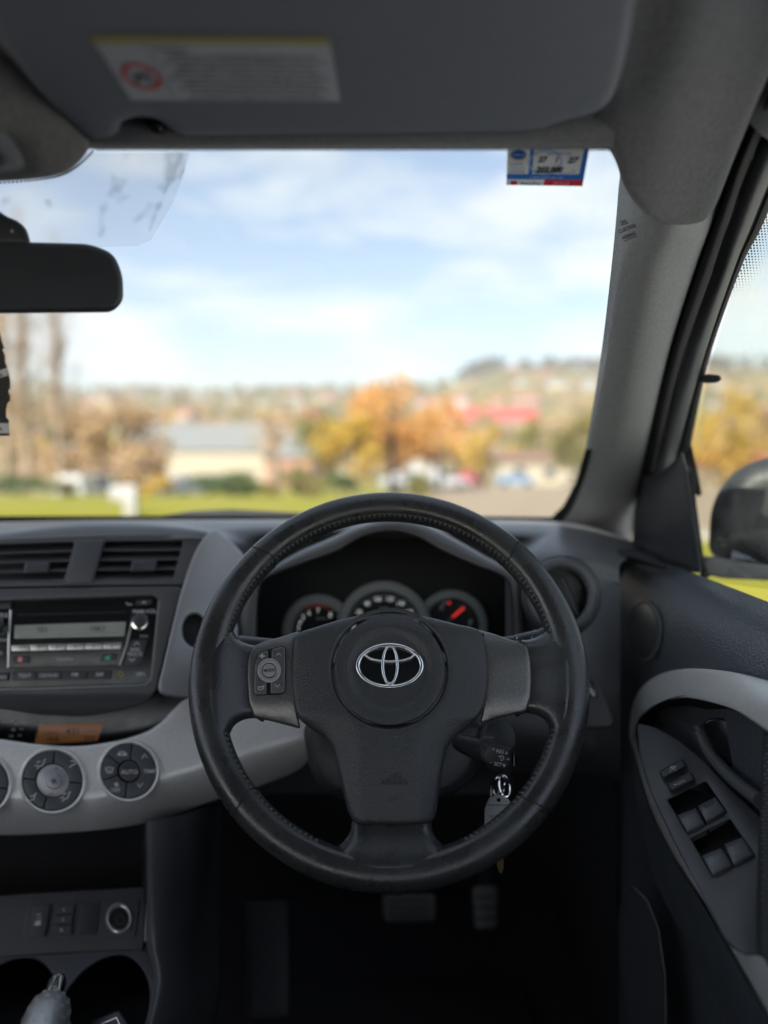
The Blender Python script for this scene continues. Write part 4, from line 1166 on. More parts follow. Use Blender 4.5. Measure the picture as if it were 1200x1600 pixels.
# grey wing between the centre stack and the cluster
WNG = Pl((300, 960, .878), (345, 850, .925), (360, 1060, .868))
wg = sm([(333, 828), (352, 838), (370, 855), (384, 876), (378, 910), (372, 960), (370, 1010), (368, 1060), (345, 1086), (310, 1090), (270, 1088), (248, 1079), (255, 1040), (267, 990), (281, 932), (297, 882), (313, 848)], 90)
v, f = slab(WNG, [wg, ell(304, 985, 19, 26, 30)], t=0.02, r=0.003, res=14, dome=lambda x, y: -0.00012 * max(0, x - 320))
mk('grey_wing', v, f, M['wing'], db, ang=50)
v, f = lathe(WNG.pt(306, 985, -0.012), WNG.n, [(0.020, -0.006), (0.020, 0), (0.012, 0.001), (0.006, 0.002)], 24)
mk('dimmer_recess', v, f, M['rubber'], db)
v, f = slab(WNG, rr([(364, 985), (372, 975), (372, 1012), (362, 1012)], 3), h=-0.004, t=0.01, r=0.001); mk('cluster_side_trim', v, f, M['wing'], db)

# round air vent at the right-hand end
RV = Pl((878, 932, .880), n=(-0.18, -1, 0.18))
rv = thing('round_air_vent', 'round black air vent at the door end of the dashboard', 'air vent', RV.pt(878, 990, -0.02))
v, f = band(RV, 877, 932, 49, 52, 9, 0.007, 0.0, n=64, m=10); mk('ring', v, f, M['fascia'], rv)
v, f = band(RV, 877, 932, 58, 60, 5, 0.004, -0.004, n=64, m=6); mk('surround', v, f, M['dark'], rv)
C = RV.pt(876, 932, -0.03); q = (RV.pt(877, 932) - RV.pt(876, 932)).length
v, f = lathe(C, RV.n, [(0.030, -0.004), (0.032, 0.0), (0.033, 0.030)], 40)
f = f[:-1]; mk('barrel', v, f, M['rubber'], rv)
for i, o in enumerate((-24, -4, 16)):
    a, b = (872 + o - 8, 893 + abs(o) * .5), (872 + o + 16, 970 - abs(o) * .5)
    vv, ff = tube([RV.pt(a[0], a[1], -0.012), RV.pt((a[0] + b[0]) / 2 + 2, (a[1] + b[1]) / 2, -0.010), RV.pt(b[0], b[1], -0.012)], 0.0016, 8, flat=3.0)
    mk('vane', vv, ff, M['fascia'], rv)
v, f = slab(RV, rr([(868, 962), (898, 958), (900, 968), (870, 974)], 3), h=-0.004, t=0.006, r=0.0015); mk('tab', v, f, M['dark'], rv)

# ------------------------------------------------------------------ centre stack
FAS = Pl((110, 870, .895), (110, 1070, .850), (240, 970, .886))
cs = thing('centre_stack', 'dark grey centre stack fascia holding vents and radio', 'fascia', FAS.pt(110, 1118, -0.05))
LV = [(-110, 856), (2, 851), (117, 847), (99, 908), (-4, 910), (-125, 912)]
RVt = [(164, 846), (287, 845), (270, 905), (146, 907)]
vb = [(-160, 852), (0, 842), (150, 836), (326, 834), (312, 852), (297, 885), (287, 914), (150, 915), (0, 918), (-160, 922)]
v, f = slab(FAS, [rr(vb, 6), rr(RVt, 5), rr(LV, 5)], t=0.03, r=0.0016); mk('vent_bezel', v, f, M['fascia'], cs)
rb = [(-160, 924), (0, 920), (150, 917), (286, 916), (280, 937), (266, 990), (254, 1040), (245, 1078), (235, 1094), (190, 1111), (130, 1120), (60, 1117), (0, 1107), (-160, 1098)]
RH = [(-90, 942), (60, 938), (240, 931), (248, 938), (236, 1058), (226, 1069), (60, 1075), (-90, 1079)]
def rdome(x, y):
    e = max(0.0, y - 1080) / 36.0
    return -0.022 * e * e
v, f = slab(FAS, [rr(rb, 8), rr(RH, 8)], t=0.03, r=0.0025, res=12, dome=rdome); mk('radio_bezel', v, f, M['fascia'], cs, ang=55)
v, f = stroke(FAS, [(236, 1061), (248, 940)], 1.6, 0.0004); g = MB().add((v, f)).add(stroke(FAS, [(-60, 1078), (60, 1076), (226, 1070), (236, 1061)], 1.6, 0.0004))
g.mk('bezel_edge', M['wing'], cs, smooth=False)
v, f = slab(FAS, [(122, 844), (162, 843), (143, 911), (101, 912)], h=0.0035, t=0.004, r=0.0015); mk('vent_divider', v, f, M['fascia'], cs)
v, f = slab(FAS, [(-160, 835), (320, 832), (300, 925), (-160, 930)], h=-0.045, t=0.004, r=0.0005); mk('vent_back', v, f, M['rubber'], cs)
def vent(name, label, quad, tabx, taby):
    t = thing(name, label, 'air vent', FAS.pt(sum(p[0] for p in quad) / 4, 908, -0.02))
    tl, tr, br, bl = quad
    for i in range(4):
        a = (i + 0.62) / 4.0
        L = (tl[0] + (bl[0] - tl[0]) * a, tl[1] + (bl[1] - tl[1]) * a)
        Rr = (tr[0] + (br[0] - tr[0]) * a, tr[1] + (br[1] - tr[1]) * a)
        c = [FAS.pt(L[0], L[1] - 3.2, -0.018), FAS.pt(Rr[0], Rr[1] - 3.2, -0.018), FAS.pt(Rr[0], Rr[1] + 3.6, -0.004), FAS.pt(L[0], L[1] + 3.6, -0.004)]
        d = [p - V((0, 0, 0.0016)) for p in c]
        mk('slat', c + d, [(0, 1, 2, 3), (7, 6, 5, 4), (3, 2, 6, 7), (0, 3, 7, 4), (1, 0, 4, 5), (2, 1, 5, 6)], M['fascia'], t, smooth=False)
    v, f = slab(FAS, rr([(tabx - 18, taby - 10), (tabx + 22, taby - 11), (tabx + 19, taby + 8), (tabx - 21, taby + 9)], 4), h=0.003, t=0.012, r=0.003); mk('tab', v, f, M['dark'], t)
vent('centre_air_vent', 'slatted centre air vent beside the grey wing, above the radio volume knob', [(164, 846), (287, 845), (270, 905), (146, 907)], 224, 885)
vent('centre_air_vent', 'slatted centre air vent above the left half of the radio', [(-10, 851), (117, 847), (99, 908), (-20, 910)], 57, 888)

# ------------------------------------------------------------------ radio
rd = thing('car_radio', 'black car radio with grey display and chrome ringed knobs', 'radio', FAS.pt(100, 1074, -0.03))
v, f = slab(FAS, [(-95, 934), (252, 925), (238, 1074), (-95, 1084)], h=-0.008, t=0.02, r=0.0005); mk('faceplate', v, f, M['gloss'], rd)
H0 = -0.0075
v, f = slab(FAS, rr([(17, 953), (206, 947), (204, 976), (186, 1040), (13, 1044)], 3), h=-0.0065, t=0.002, r=0.0006); mk('centre_panel', v, f, M['gloss'], rd)
v, f = slab(FAS, [(28, 959), (198, 954.5), (197, 958), (28, 962.5)], h=-0.0058, t=0.001, r=0.0002); mk('disc_slot', v, f, M['rubber'], rd)
v, f = slab(FAS, rr([(23, 977), (197, 971.5), (194, 994), (22, 998)], 2), h=-0.0055, t=0.001, r=0.0003); ld = mk('display', v, f, M['lcd'], rd)
g = MB().add(txt('TK1', FAS, 66, 984, 8, -0.0050, wx=0.9)).add(txt('108.7', FAS, 152, 982, 8, -0.0050)).add(stroke(FAS, [(30, 994), (190, 989)], 0.6, -0.005))
g.mk('readout', M['lcd_ink'], ld, smooth=False)
for i in range(6):
    a, b = i / 6 + 0.004, (i + 1) / 6 - 0.004
    T0, T1, B0, B1 = V((17.5, 1008)), V((190.5, 1004)), V((17.5, 1017.5)), V((188.5, 1013.5))
    q = [tuple(T0.lerp(T1, a)), tuple(T0.lerp(T1, b)), tuple(B0.lerp(B1, b)), tuple(B0.lerp(B1, a))]
    v, f = slab(FAS, q, h=-0.0035, t=0.003, r=0.0005); bt = mk('preset_button', v, f, M['satin'], rd)
    lettering(str(i + 1), FAS, (q[0][0] + q[2][0]) / 2, (q[0][1] + q[2][1]) / 2, 4.6, M['label_ink'], bt, h=-0.0031)
for q, m_, nm in (([(19, 1026), (46, 1025), (45, 1036), (19, 1037)], M['dark'], 'aux_button'), ([(160, 1022), (184, 1021), (180, 1032), (156, 1033)], M['dark'], 'phone_button')):
    v, f = slab(FAS, rr(q, 2), h=-0.0045, t=0.003, r=0.0006); mk(nm, v, f, m_, rd)
mk('red_mark', *sheet(FAS, [(28, 1027), (35, 1026.6), (34.6, 1034), (27.8, 1034.3)], -0.004), M['pink'], rd, smooth=False)
mk('green_mark', *sheet(FAS, sm([(163, 1028), (168, 1024.5), (173, 1023), (171, 1027), (173, 1030.5), (166, 1031)]), -0.004), M['green'], rd, smooth=False)
for (x0, y0, x1, y1) in ((17, 953, 13, 1043), (205, 977, 187, 1039)):
    v, f = tube([FAS.pt(x0, y0, -0.006), FAS.pt((x0 + x1) / 2 + (2 if x0 > 100 else -1), (y0 + y1) / 2, -0.005), FAS.pt(x1, y1, -0.006)], 0.0014, 8); mk('silver_rail', v, f, M['satin'], rd)
un = (FAS.pt(221, 972) - FAS.pt(220, 972)).length
for x, y, nm in ((220.5, 972, 'volume_knob'), (-5, 977, 'tune_knob')):
    v, f = lathe(FAS.pt(x, y, -0.008), FAS.n, [(14 * un, 0), (14 * un, 0.010), (13 * un, 0.013), (9.5 * un, 0.0135), (9 * un, 0.012)], 32); kb = mk(nm, v, f, M['chrome'], rd)
    v, f = lathe(FAS.pt(x, y, 0.003), FAS.n, [(9.5 * un, 0), (9.2 * un, 0.004), (6 * un, 0.005), (5.5 * un, 0.004)], 28); mk('knob_cap', v, f, M['dark'], kb)
v, f = slab(FAS, rr([(204, 1000), (231, 998), (220, 1039), (193, 1041)], 3), h=-0.0050, t=0.003, r=0.0008); mk('seek_button', v, f, M['dark'], rd)
for (a, b) in ((19.5, 57), (58, 96), (97, 136), (137, 174)):
    sl = lambda x: 1050 - (x - 19.5) * 0.013
    v, f = slab(FAS, rr([(a, sl(a)), (b, sl(b)), (b - 1, sl(b) + 13), (a - 1, sl(a) + 13)], 1.5), h=-0.0045, t=0.004, r=0.0008); mk('band_button', v, f, M['dark'], rd)
v, f = slab(FAS, rr([(-60, 1053), (13, 1051), (12, 1064), (-60, 1066)], 1.5), h=-0.0045, t=0.004, r=0.0008); mk('scan_button', v, f, M['dark'], rd)
v, f = slab(FAS, rr([(-50, 943), (18, 941), (17, 951), (-50, 953)], 1.5), h=-0.0045, t=0.004, r=0.0008); mk('disc_button', v, f, M['dark'], rd)
v, f = slab(FAS, rr([(213, 938), (238, 936), (236, 944), (212, 946)], 1.5), h=-0.0045, t=0.004, r=0.0008); mk('eject_button', v, f, M['dark'], rd)
v, f = band(FAS, 188.5, 1054, 3.6, 4.0, 1.2, 0.0012, -0.0075, n=20, m=4); mk('jack_ring', v, f, M['brass'], rd)
for s, x, y, c, h in (('PWR·VOL', 226, 955.5, 6, H0), ('SEEK', 211.5, 1015, 5.4, -0.0045), ('TRACK', 210.5, 1022, 5.4, -0.0045), ('TEXT', 38.5, 1055.5, 6, -0.004), ('CD/AUX', 76, 1055, 5.4, -0.004),
                      ('FM', 117, 1054, 6, -0.004), ('AM', 155.5, 1053.5, 6, -0.004), ('MP3', 220, 1053.5, 5.2, H0), ('SCAN', 0, 1058, 5.6, -0.004), ('TOYOTA', 101, 1030, 4.6, -0.006), ('FILE', 5, 961, 6, H0),
                      ('AUDIO', 2, 1000, 4, H0), ('UP', 0, 1021, 5, H0), ('RAND', 225, 994, 3.2, H0)):
    lettering(s, FAS, x, y, c, M['soft'], rd, h=h, rot=-0.02)
g = MB()
for pts in ([(209.5, 1007.5), (214, 1003.5), (218, 1006.8)], [(202, 1029), (206.3, 1033), (211, 1028.6)], [(222, 943), (225, 939.5), (228, 942.6)], [(197, 941), (200, 945), (206, 944)]):
    g.add(stroke(FAS, pts, 1.5, -0.004))
g.mk('arrow_marks', M['soft'], rd, smooth=False)

# clock strip in the shade under the radio
CK = Pl((110, 1145, .885), (110, 1090, .895), (240, 1145, .892))
ck = thing('clock_display', 'amber trip clock display set under the radio', 'clock', CK.pt(100, 1172, -0.02))
v, f = slab(CK, [(-160, 1085), (300, 1075), (300, 1190), (-160, 1190)], h=0, t=0.01, r=0.0005); mk('panel', v, f, M['gloss'], ck)
v, f = slab(CK, rr([(61, 1132), (163, 1128), (152, 1158), (54, 1163)], 2), h=0.001, t=0.001, r=0.0002); am = mk('screen', v, f, M['amber'], ck)
g = MB().add(txt('4:21', CK, 114, 1142.5, 9, 0.0015)).add(txt('10.8', CK, 82, 1155, 8, 0.0015)).add(txt('210', CK, 140, 1154, 8, 0.0015)).add(stroke(CK, [(70, 1146), (90, 1145)], 1, .0015)).add(stroke(CK, [(132, 1143), (152, 1142)], 1, .0015))
g.mk('readout', M['amber_ink'], am, smooth=False)
g = MB().add(txt('PASSENGER', CK, 12, 1127, 3.6, .0006, wx=0.8)).add(txt('H', CK, 26, 1130, 4.6, .0006)).add(txt('M', CK, 21, 1140, 4.6, .0006)).add(txt(':00', CK, 17, 1150, 4.2, .0006))
for y in (1129.5, 1139, 1149): g.add(stroke(CK, [(34 - (y - 1129) * .3, y), (40 - (y - 1129) * .3, y)], 1.0, .0006))
g.mk('lettering', M['soft'], ck, smooth=False)

# ------------------------------------------------------------------ climate panel
DIA = Pl((83, 1160, .826), (83, 1262, .792), (300, 1175, .838))
cl = thing('climate_control_panel', 'silver climate control panel with three round button dials', 'climate control', DIA.pt(83, 1300, -0.03))
sp_out = sm([(-160, 1140), (-60, 1150), (0, 1155), (60, 1163), (120, 1166), (180, 1158), (225, 1145), (250, 1130), (268, 1112), (285, 1096), (310, 1086), (345, 1092), (385, 1105), (470, 1112), (490, 1160), (470, 1200), (400, 1230), (330, 1252), (250, 1280), (180, 1294), (90, 1302), (0, 1305), (-160, 1303)], 150)
def sdome(x, y):
    yr = 1240 - max(0.0, x - 150) * 0.30
    e = max(0.0, y - yr) / 56.0
    u = max(0.0, (1185 - max(0, x - 200) * .35) - y) / 60.0
    return -0.040 * e * e - 0.006 * u * u
v, f = slab(DIA, sp_out, t=0.03, r=0.002, res=9, dome=sdome); mk('silver_panel', v, f, M['silver'], cl, ang=60)

def sector(cx, cy, r0, r1, a0, a1, gap):
    g0, g1 = math.degrees(gap / r0), math.degrees(gap / r1)
    n = max(5, int((a1 - a0) / 9))
    return ell(cx, cy, r1, r1, n, a0 + g1, a1 - g1) + list(reversed(ell(cx, cy, r0, r0, n, a0 + g0, a1 - g0)))

def dial(cx, cy, R, ri, cuts, name, lbl=None):
    v, f = band(DIA, cx, cy, R, R, 3.5, 0.005, 0.0, n=64, m=8)
    d = mk(name, v, f, M['silver'], cl)
    v, f = slab(DIA, ell(cx, cy, R - 2, R - 2, 48), h=0.0008, t=0.001, r=0.0002); mk('dial_base', v, f, M['rubber'], d)
    for a, b in zip(cuts, cuts[1:] + [cuts[0] + 360]):
        v, f = slab(DIA, sector(cx, cy, ri, R - 4.2, a, b, 0.8), h=0.0045, t=0.004, r=0.0010); mk('button', v, f, M['fascia'], d)
    return d
d1 = dial(82, 1220, 50, 27, [-86, 5, 108, 184], 'vent_mode_dial')
v, f = slab(DIA, ell(83, 1220.5, 26, 26, 40), h=0.0055, t=0.005, r=0.0012, res=7, dome=lambda x, y: -0.000004 * ((x - 83) ** 2 + (y - 1220) ** 2) + 0.002); mk('fan_rocker', v, f, M['wing'], d1)
v, f = slab(DIA, ell(84, 1220.5, 12.5, 12.5, 30), h=0.0088, t=0.004, r=0.0012); mk('fan_button', v, f, M['wing'], d1)
d2 = dial(201, 1205, 46, 18, [-82, 97, 160, 218], 'temperature_dial')
v, f = slab(DIA, ell(202.5, 1205.5, 16.5, 16.5, 32), h=0.0065, t=0.006, r=0.0022); mk('auto_button', v, f, M['dark'], d2)
d3 = dial(-33, 1225, 49, 20, [-80, 10, 100, 190], 'left_dial')
g = MB()
for s, x, y, c, h in (('AUTO', 202.5, 1206, 6.6, .0070), ('TEMP', 234, 1205, 5.6, .0050), ('OFF', 180.5, 1234.5, 6.2, .0050)):
    g.add(txt(s, DIA, x, y, c, h))
for pts in ([(222, 1185), (226, 1178), (230, 1184)], [(215, 1224), (218, 1230), (223, 1224)]):
    g.add(stroke(DIA, pts, 1.3, .005))
# car outline with arrow, windscreen heater, fan
g.add(stroke(DIA, [(184, 1179), (186, 1176), (190, 1174), (194, 1175), (198, 1178), (198, 1180), (184, 1180)], 1.5, .005)).add(sheet(DIA, ell(187, 1178, 2.5, 2.0, 10), .005)).add(sheet(DIA, ell(194, 1178, 2.5, 2.0, 10), .005))
g.add(stroke(DIA, [(164.5, 1200), (171, 1198.6), (177.5, 1200), (174.5, 1207), (167.5, 1207), (164.5, 1200)], 1.3, .005))
for k in (168, 171, 174): g.add(stroke(DIA, [(k, 1202), (k - .8, 1205), (k, 1208.5)], 1.0, .005))
for a in (20, 110, 200, 290): g.add(sheet(DIA, ell(182 + 2.3 * math.cos(math.radians(a)), 1226 + 2.3 * math.sin(math.radians(a)), 2.0, 1.4, 10, rot=math.radians(a)), .005))
def seat_icon(x, y, k):
    g.add(stroke(DIA, [(x + 5, y - 6), (x + 2.5, y + 1), (x - 3, y + 3), (x - 6, y + 6)], 1.8, .005)); g.add(sheet(DIA, ell(x + 6, y - 8, 1.5, 1.5, 8), .005))
    for dx, dy in k: g.add(stroke(DIA, [(x + dx - 4, y + dy), (x + dx, y + dy - 1)], 1.4, .005)); g.add(sheet(DIA, ell(x + dx + 1, y + dy - 1, 1.4, 1.4, 8), .005))
seat_icon(64, 1195, ((-3, -4), (-6, 2))); seat_icon(115, 1193, ((-1, -3),)); seat_icon(50, 1248, ((2, -4),)); seat_icon(103, 1246, ((-2, -5), (-5, 1)))
g.mk('markings', M['soft'], cl, smooth=False)
g = MB()
for a in (20, 110, 200, 290): g.add(sheet(DIA, ell(84 + 2.6 * math.cos(math.radians(a)), 1220.5 + 2.6 * math.sin(math.radians(a)), 2.2, 1.5, 10, rot=math.radians(a)), .0092))
g.add(stroke(DIA, [(86, 1202), (88.5, 1199), (91, 1202)], 0.9, .0076)).add(stroke(DIA, [(76, 1240), (78.5, 1243), (81, 1240)], 0.9, .0076))
g.mk('fan_marking', M['label_ink'], cl, smooth=False)

# ------------------------------------------------------------------ lower console
lc = thing('centre_console', 'dark lower console with storage pocket, switch row and cup holders', 'console', (-0.36, 0.76, Z - 0.98))
side = [[P(228, 1285, .80), P(230, 1400, .80), P(228, 1470, .79), P(240, 1530, .76), P(228, 1600, .70), P(200, 1680, .64)],
        [P(238, 1282, .79), P(240, 1400, .79), P(244, 1470, .78), P(254, 1530, .75), P(240, 1600, .69), P(212, 1680, .63)],
        [P(275, 1275, .81), P(275, 1400, .82), P(282, 1480, .82), P(290, 1540, .80), P(275, 1600, .74), P(245, 1680, .67)],
        [P(322, 1262, .88), P(320, 1400, .92), P(325, 1480, .94), P(330, 1540, .92), P(320, 1620, .86), P(290, 1700, .80)],
        [P(345, 1262, 1.10), P(345, 1400, 1.14), P(345, 1480, 1.14), P(345, 1540, 1.10), P(330, 1620, 1.02), P(300, 1700, .95)]]
v, f = loft(side, 40, 24); mk('side_wall', v, f, M['dash'], lc, ang=60)
inner = [[P(228, 1285, .80), P(230, 1400, .80), P(222, 1490, .79)], [P(222, 1295, .95), P(222, 1390, .95), P(215, 1480, .90)]]
v, f = loft(inner, 20, 4); mk('pocket_wall', v, f, M['dark'], lc)
SWP = Pl((120, 1400, .862), (120, 1487, .812), (215, 1440, .840))
pk = MB()
a = [P(-160, 1270, .98), P(230, 1270, .98), P(230, 1392, .98), P(-160, 1402, .98), SWP.pt(-160, 1404, -.004), SWP.pt(230, 1388, -.004)]
pk.add((a, [(0, 1, 2, 3), (3, 2, 5, 4)]))
pk.mk('storage_pocket', M['rubber'], lc, smooth=False)
v, f = slab(SWP, rr([(-160, 1412), (30, 1398), (226, 1386), (226, 1484), (10, 1497), (-160, 1508)], 4), t=0.006, r=0.0015); mk('switch_shelf', v, f, M['fascia'], lc)
v, f = slab(SWP, rr([(45, 1408), (219, 1404), (211, 1465), (34, 1469)], 4), h=0.0016, t=0.003, r=0.0008); mk('switch_row_plate', v, f, M['fascia'], lc)
v, f = slab(SWP, rr([(51, 1414), (79, 1413), (70, 1463), (42, 1463.5)], 3), h=0.006, t=0.006, r=0.0015); b1 = mk('heater_switch', v, f, M['fascia'], lc)
g = MB().add(stroke(SWP, [(57, 1430), (64, 1428)], 1.2, .0065)).add(stroke(SWP, [(58, 1436), (62, 1433), (65, 1436)], 1.0, .0065)).add(sheet(SWP, [(56, 1439), (64, 1438), (63, 1446), (53, 1446)], .0065))
g.mk('marking', M['soft'], b1, smooth=False)
for y0, y1, s in ((1413, 1428, 'L'), (1429.5, 1443.5, 'd'), (1445, 1461, 'R')):
    xo = (1413 - y0) * 0.12
    v, f = slab(SWP, rr([(88 + xo, y0), (117 + xo, y0 - .6), (115 + xo, y1 - .6), (86 + xo, y1)], 2), h=0.006, t=0.006, r=0.0012); b2 = mk('seat_switch', v, f, M['fascia'], lc)
    lettering(s, SWP, 100 + xo, (y0 + y1) / 2, 5.4, M['soft'], b2, h=.0065)
v, f = slab(SWP, rr([(129, 1411), (157, 1410.5), (151, 1462), (121, 1463)], 5), h=0.0030, t=0.003, r=0.001); mk('blank_cover', v, f, M['dark'], lc)
v, f = band(SWP, 186.4, 1435, 18, 21, 3.4, 0.003, 0.0016, n=40, m=6); sk = mk('power_socket', v, f, M['satin'], lc)
v, f = sheet(SWP, ell(186.4, 1435, 16.5, 19, 32), 0.0021); mk('socket_well', v, f, M['rubber'], sk, smooth=False)
v, f = band(SWP, 188, 1437, 6, 7, 1.2, 0.001, 0.0023, n=20, m=4); mk('socket_contact', v, f, M['dark'], sk)
TRAY = Pl((120, 1490, .806), (120, 1600, .702), (225, 1550, .748))
cupR = sm([(96, 1572), (108, 1545), (135, 1515), (165, 1497), (192, 1493), (214, 1505), (230, 1530), (234, 1562), (226, 1600), (205, 1640), (165, 1668), (125, 1660), (100, 1625)], 60)
cupL = sm([(88, 1545), (80, 1520), (62, 1502), (38, 1497), (10, 1504), (-25, 1525), (-60, 1560), (-75, 1610), (-50, 1655), (10, 1670), (60, 1640), (84, 1595)], 60)
v, f = slab(TRAY, [rr([(-170, 1508), (10, 1494), (232, 1478), (246, 1540), (236, 1600), (205, 1690), (-170, 1700)], 6), cupR, cupL], t=0.055, r=0.003); mk('cup_tray', v, f, M['fascia'], lc, ang=50)
v, f = sheet(TRAY, [(-170, 1480), (240, 1470), (240, 1720), (-170, 1720)], -0.056); mk('cup_floor', v, f, M['rubber'], lc, smooth=False)

# little black case lying in the cup holder
gc = thing('small_case', 'small black case with chrome edged lid lying in the cup holder', 'case', TRAY.pt(170, 1600, -0.05))
GC = Pl((175, 1600, .74), n=(-0.25, -0.7, 0.75))
v, f = slab(GC, rr([(142, 1596), (186, 1578), (200, 1600), (205, 1640), (150, 1650)], 4), t=0.04, r=0.003); mk('case_body', v, f, M['dark'], gc)
g = MB().add(stroke(GC, [(158, 1600), (182, 1590), (190, 1608)], 1.6, .0006)).add(stroke(GC, [(158, 1600), (150, 1640)], 1.6, .0006)); g.mk('chrome_edge', M['satin'], gc, smooth=False)

# handbrake lever between the seats
hb = thing('handbrake_lever', 'silver dimpled handbrake grip with chrome release button', 'handbrake', P(20, 1760, .44))
tip, base = P(82, 1562, .575), P(44, 1690, .50)
ax = (tip - base).normalized()
L = (tip - base).length
v, f = lathe(base, ax, [(0.012, 0.0), (0.0165, L * .35), (0.0180, L * .7), (0.0160, L * .88), (0.0115, L * .97), (0.0085, L * 1.0)], 32); gp = mk('grip', v, f, M['grip'], hb)
v, f = lathe(base + ax * (L * .985), ax, [(0.0075, 0), (0.0075, 0.020), (0.0060, 0.024), (0.003, 0.025)], 24); mk('release_button', v, f, M['chrome'], hb)
x_ = ax.orthogonal().normalized(); y_ = ax.cross(x_)
gprof = [(0.0, 0.012), (.35, .0165), (.7, .0180), (.88, .0160), (.97, .0115), (1.0, .0085)]
def grip_r(t):
    for (t0, r0), (t1, r1) in zip(gprof[:-1], gprof[1:]):
        if t <= t1: return r0 + (r1 - r0) * (t - t0) / (t1 - t0)
    return 0.0085
for i in range(5):
    for k in range(12):
        w = 2 * math.pi * (k + .5 * (i % 2)) / 12
        t = .50 + .10 * i
        dn = x_ * math.cos(w) + y_ * math.sin(w)
        c = base + ax * (L * t) + dn * grip_r(t)
        v, f = lathe(c, dn, [(0.0019, -0.0015), (0.0018, 0.0002), (0.0014, 0.0002), (0.0009, -0.0005), (0.0003, -0.0007)], 10); mk('dimple', v, f, M['grip'], gp)
# ------------------------------------------------------------------ instrument cluster
GA = Pl((600, 965, 1.010), n=(0, -1, 0.28))
ic = thing('instrument_cluster', 'black instrument cluster with three round dials seen over the wheel hub', 'gauges', GA.pt(600, 1060, -0.01))
v, f = slab(GA, [(380, 840), (820, 840), (820, 1075), (380, 1075)], t=0.01, r=0.0005); mk('backing', v, f, M['rubber'], ic)
def gauge(cx, cy, R, ri, name, label, lift):
    v, f = slab(GA, [ell(cx, cy, R, R, 60), ell(cx, cy, ri, ri, 60)], h=lift, t=0.012, r=0.003)
    b = mk(name, v, f, M['bezel'], ic); b['label'] = label
    v, f = sheet(GA, ell(cx, cy, ri + 1, ri + 1, 48), lift - 0.006); mk('dial_face', v, f, M['gaugeface'], b, smooth=False)
    return b
g1 = gauge(497, 985, 57, 41, 'rev_counter', 'rev counter dial with red arc', 0.006)
g3 = gauge(706, 978, 57, 43, 'fuel_gauge', 'fuel and temperature dial with red needle', 0.006)
g2 = gauge(600, 981, 74, 58, 'speedometer', 'large middle speedometer dial', 0.012)
for gg, cx, cy, r, items, lift in ((g1, 497, 985, 31, ((188, '3'), (205, '4'), (222, '5'), (243, '6'), (270, '7'), (308, '8')), 0.0012), (g2, 600, 981, 46, ((180, '40'), (213, '60'), (236, '80'), (257, '100'), (281, '120'), (304, '140'), (327, '160'), (350, '180')), 0.0072)):
    m = MB()
    for a, s in items: m.add(txt(s, GA, cx + r * math.cos(math.radians(a)), cy + r * math.sin(math.radians(a)), 7.0 if gg is g2 else 7.5, lift, wx=0.85, bold=0.0))
    m.mk('numerals', M['numeral'], gg, smooth=False)
    m = MB()
    rr1 = r + 8.5
    for k in range(33):
        a = math.radians(165 + k * 6.5); l = 4.2 if k % 2 == 0 else 2.4
        m.add(stroke(GA, [(cx + (rr1 + 1) * math.cos(a), cy + (rr1 + 1) * math.sin(a)), (cx + (rr1 - l) * math.cos(a), cy + (rr1 - l) * math.sin(a))], 0.8, lift))
    m.mk('scale_marks', M['soft'], gg, smooth=False)
v, f = band(GA, 497, 985, 39, 39, 2.2, 0.0003, 0.0012, n=20, m=2, a0=-118, a1=-62); mk('red_arc', v, f, M['red'], g1, smooth=False)
lettering('x1000r/min', GA, 505, 966, 3.4, M['soft'], g1, h=0.0012)
lettering('km/h', GA, 600, 950, 4.2, M['soft'], g2, h=0.0072)
v, f = stroke(GA, [(705, 966), (724, 950)], 4.6, 0.004); mk('needle', v, f, M['redlit'], g3, smooth=False)
v, f = lathe(GA.pt(702, 969, 0.0), GA.n, [(0.006, 0), (0.006, 0.004), (0.004, 0.006)], 20); mk('needle_cap', v, f, M['dark'], g3)
lettering('F', GA, 735, 973, 9, M['white'], g3, h=0.0012); lettering('E', GA, 679, 974, 8, M['white'], g3, h=0.0012); lettering('H', GA, 695, 942, 6.5, M['white'], g3, h=0.0012)
v, f = sheet(GA, ell(702, 942, 2.0, 2.6, 14), 0.0014); mk('red_mark', v, f, M['redlit'], g3, smooth=False)
g = MB().add(stroke(GA, [(688, 953), (688, 946), (692, 946), (692, 953)], 1.4, .0013)); g.mk('pump_symbol', M['soft'], g3, smooth=False)

# ------------------------------------------------------------------ steering column, stalks, key
TH = math.radians(30)
WH = Pl((608, 1049, 0.68), n=(0, -math.cos(TH), math.sin(TH)))
WC = WH.pt(608, 1049); EX = V((1, 0, 0)); EY = V((0, math.sin(TH), math.cos(TH))); EN = WH.n
U = (WH.pt(609, 1049) - WC).length                   # metres per pixel on the wheel
WHC = Pl((608, 1083, 0.68), n=(0, -math.cos(math.radians(20)), math.sin(math.radians(20))))    # column face behind the wheel
sc_ = thing('steering_column', 'dark plastic steering column shroud behind the wheel', 'steering column', WHC.pt(620, 1250, -0.15))
v, f = slab(WHC, rr([(470, 1125), (765, 1120), (748, 1205), (705, 1246), (525, 1250), (486, 1215)], 30, 8), h=-0.075, t=0.17, r=0.010); mk('shroud', v, f, M['dark'], sc_)
v, f = tube([WHC.pt(700, 1020, -0.075), WHC.pt(800, 1006, -0.062), WHC.pt(846, 994, -0.058)], [0.009, 0.0085, 0.0075], 14); s1 = mk('indicator_stalk', v, f, M['fascia'], sc_)
v, f = tube([WHC.pt(846, 994, -0.058), WHC.pt(872, 986, -0.056), WHC.pt(880, 984, -0.056)], [0.0082, 0.0085, 0.006], 14); mk('stalk_tip', v, f, M['dark'], s1)
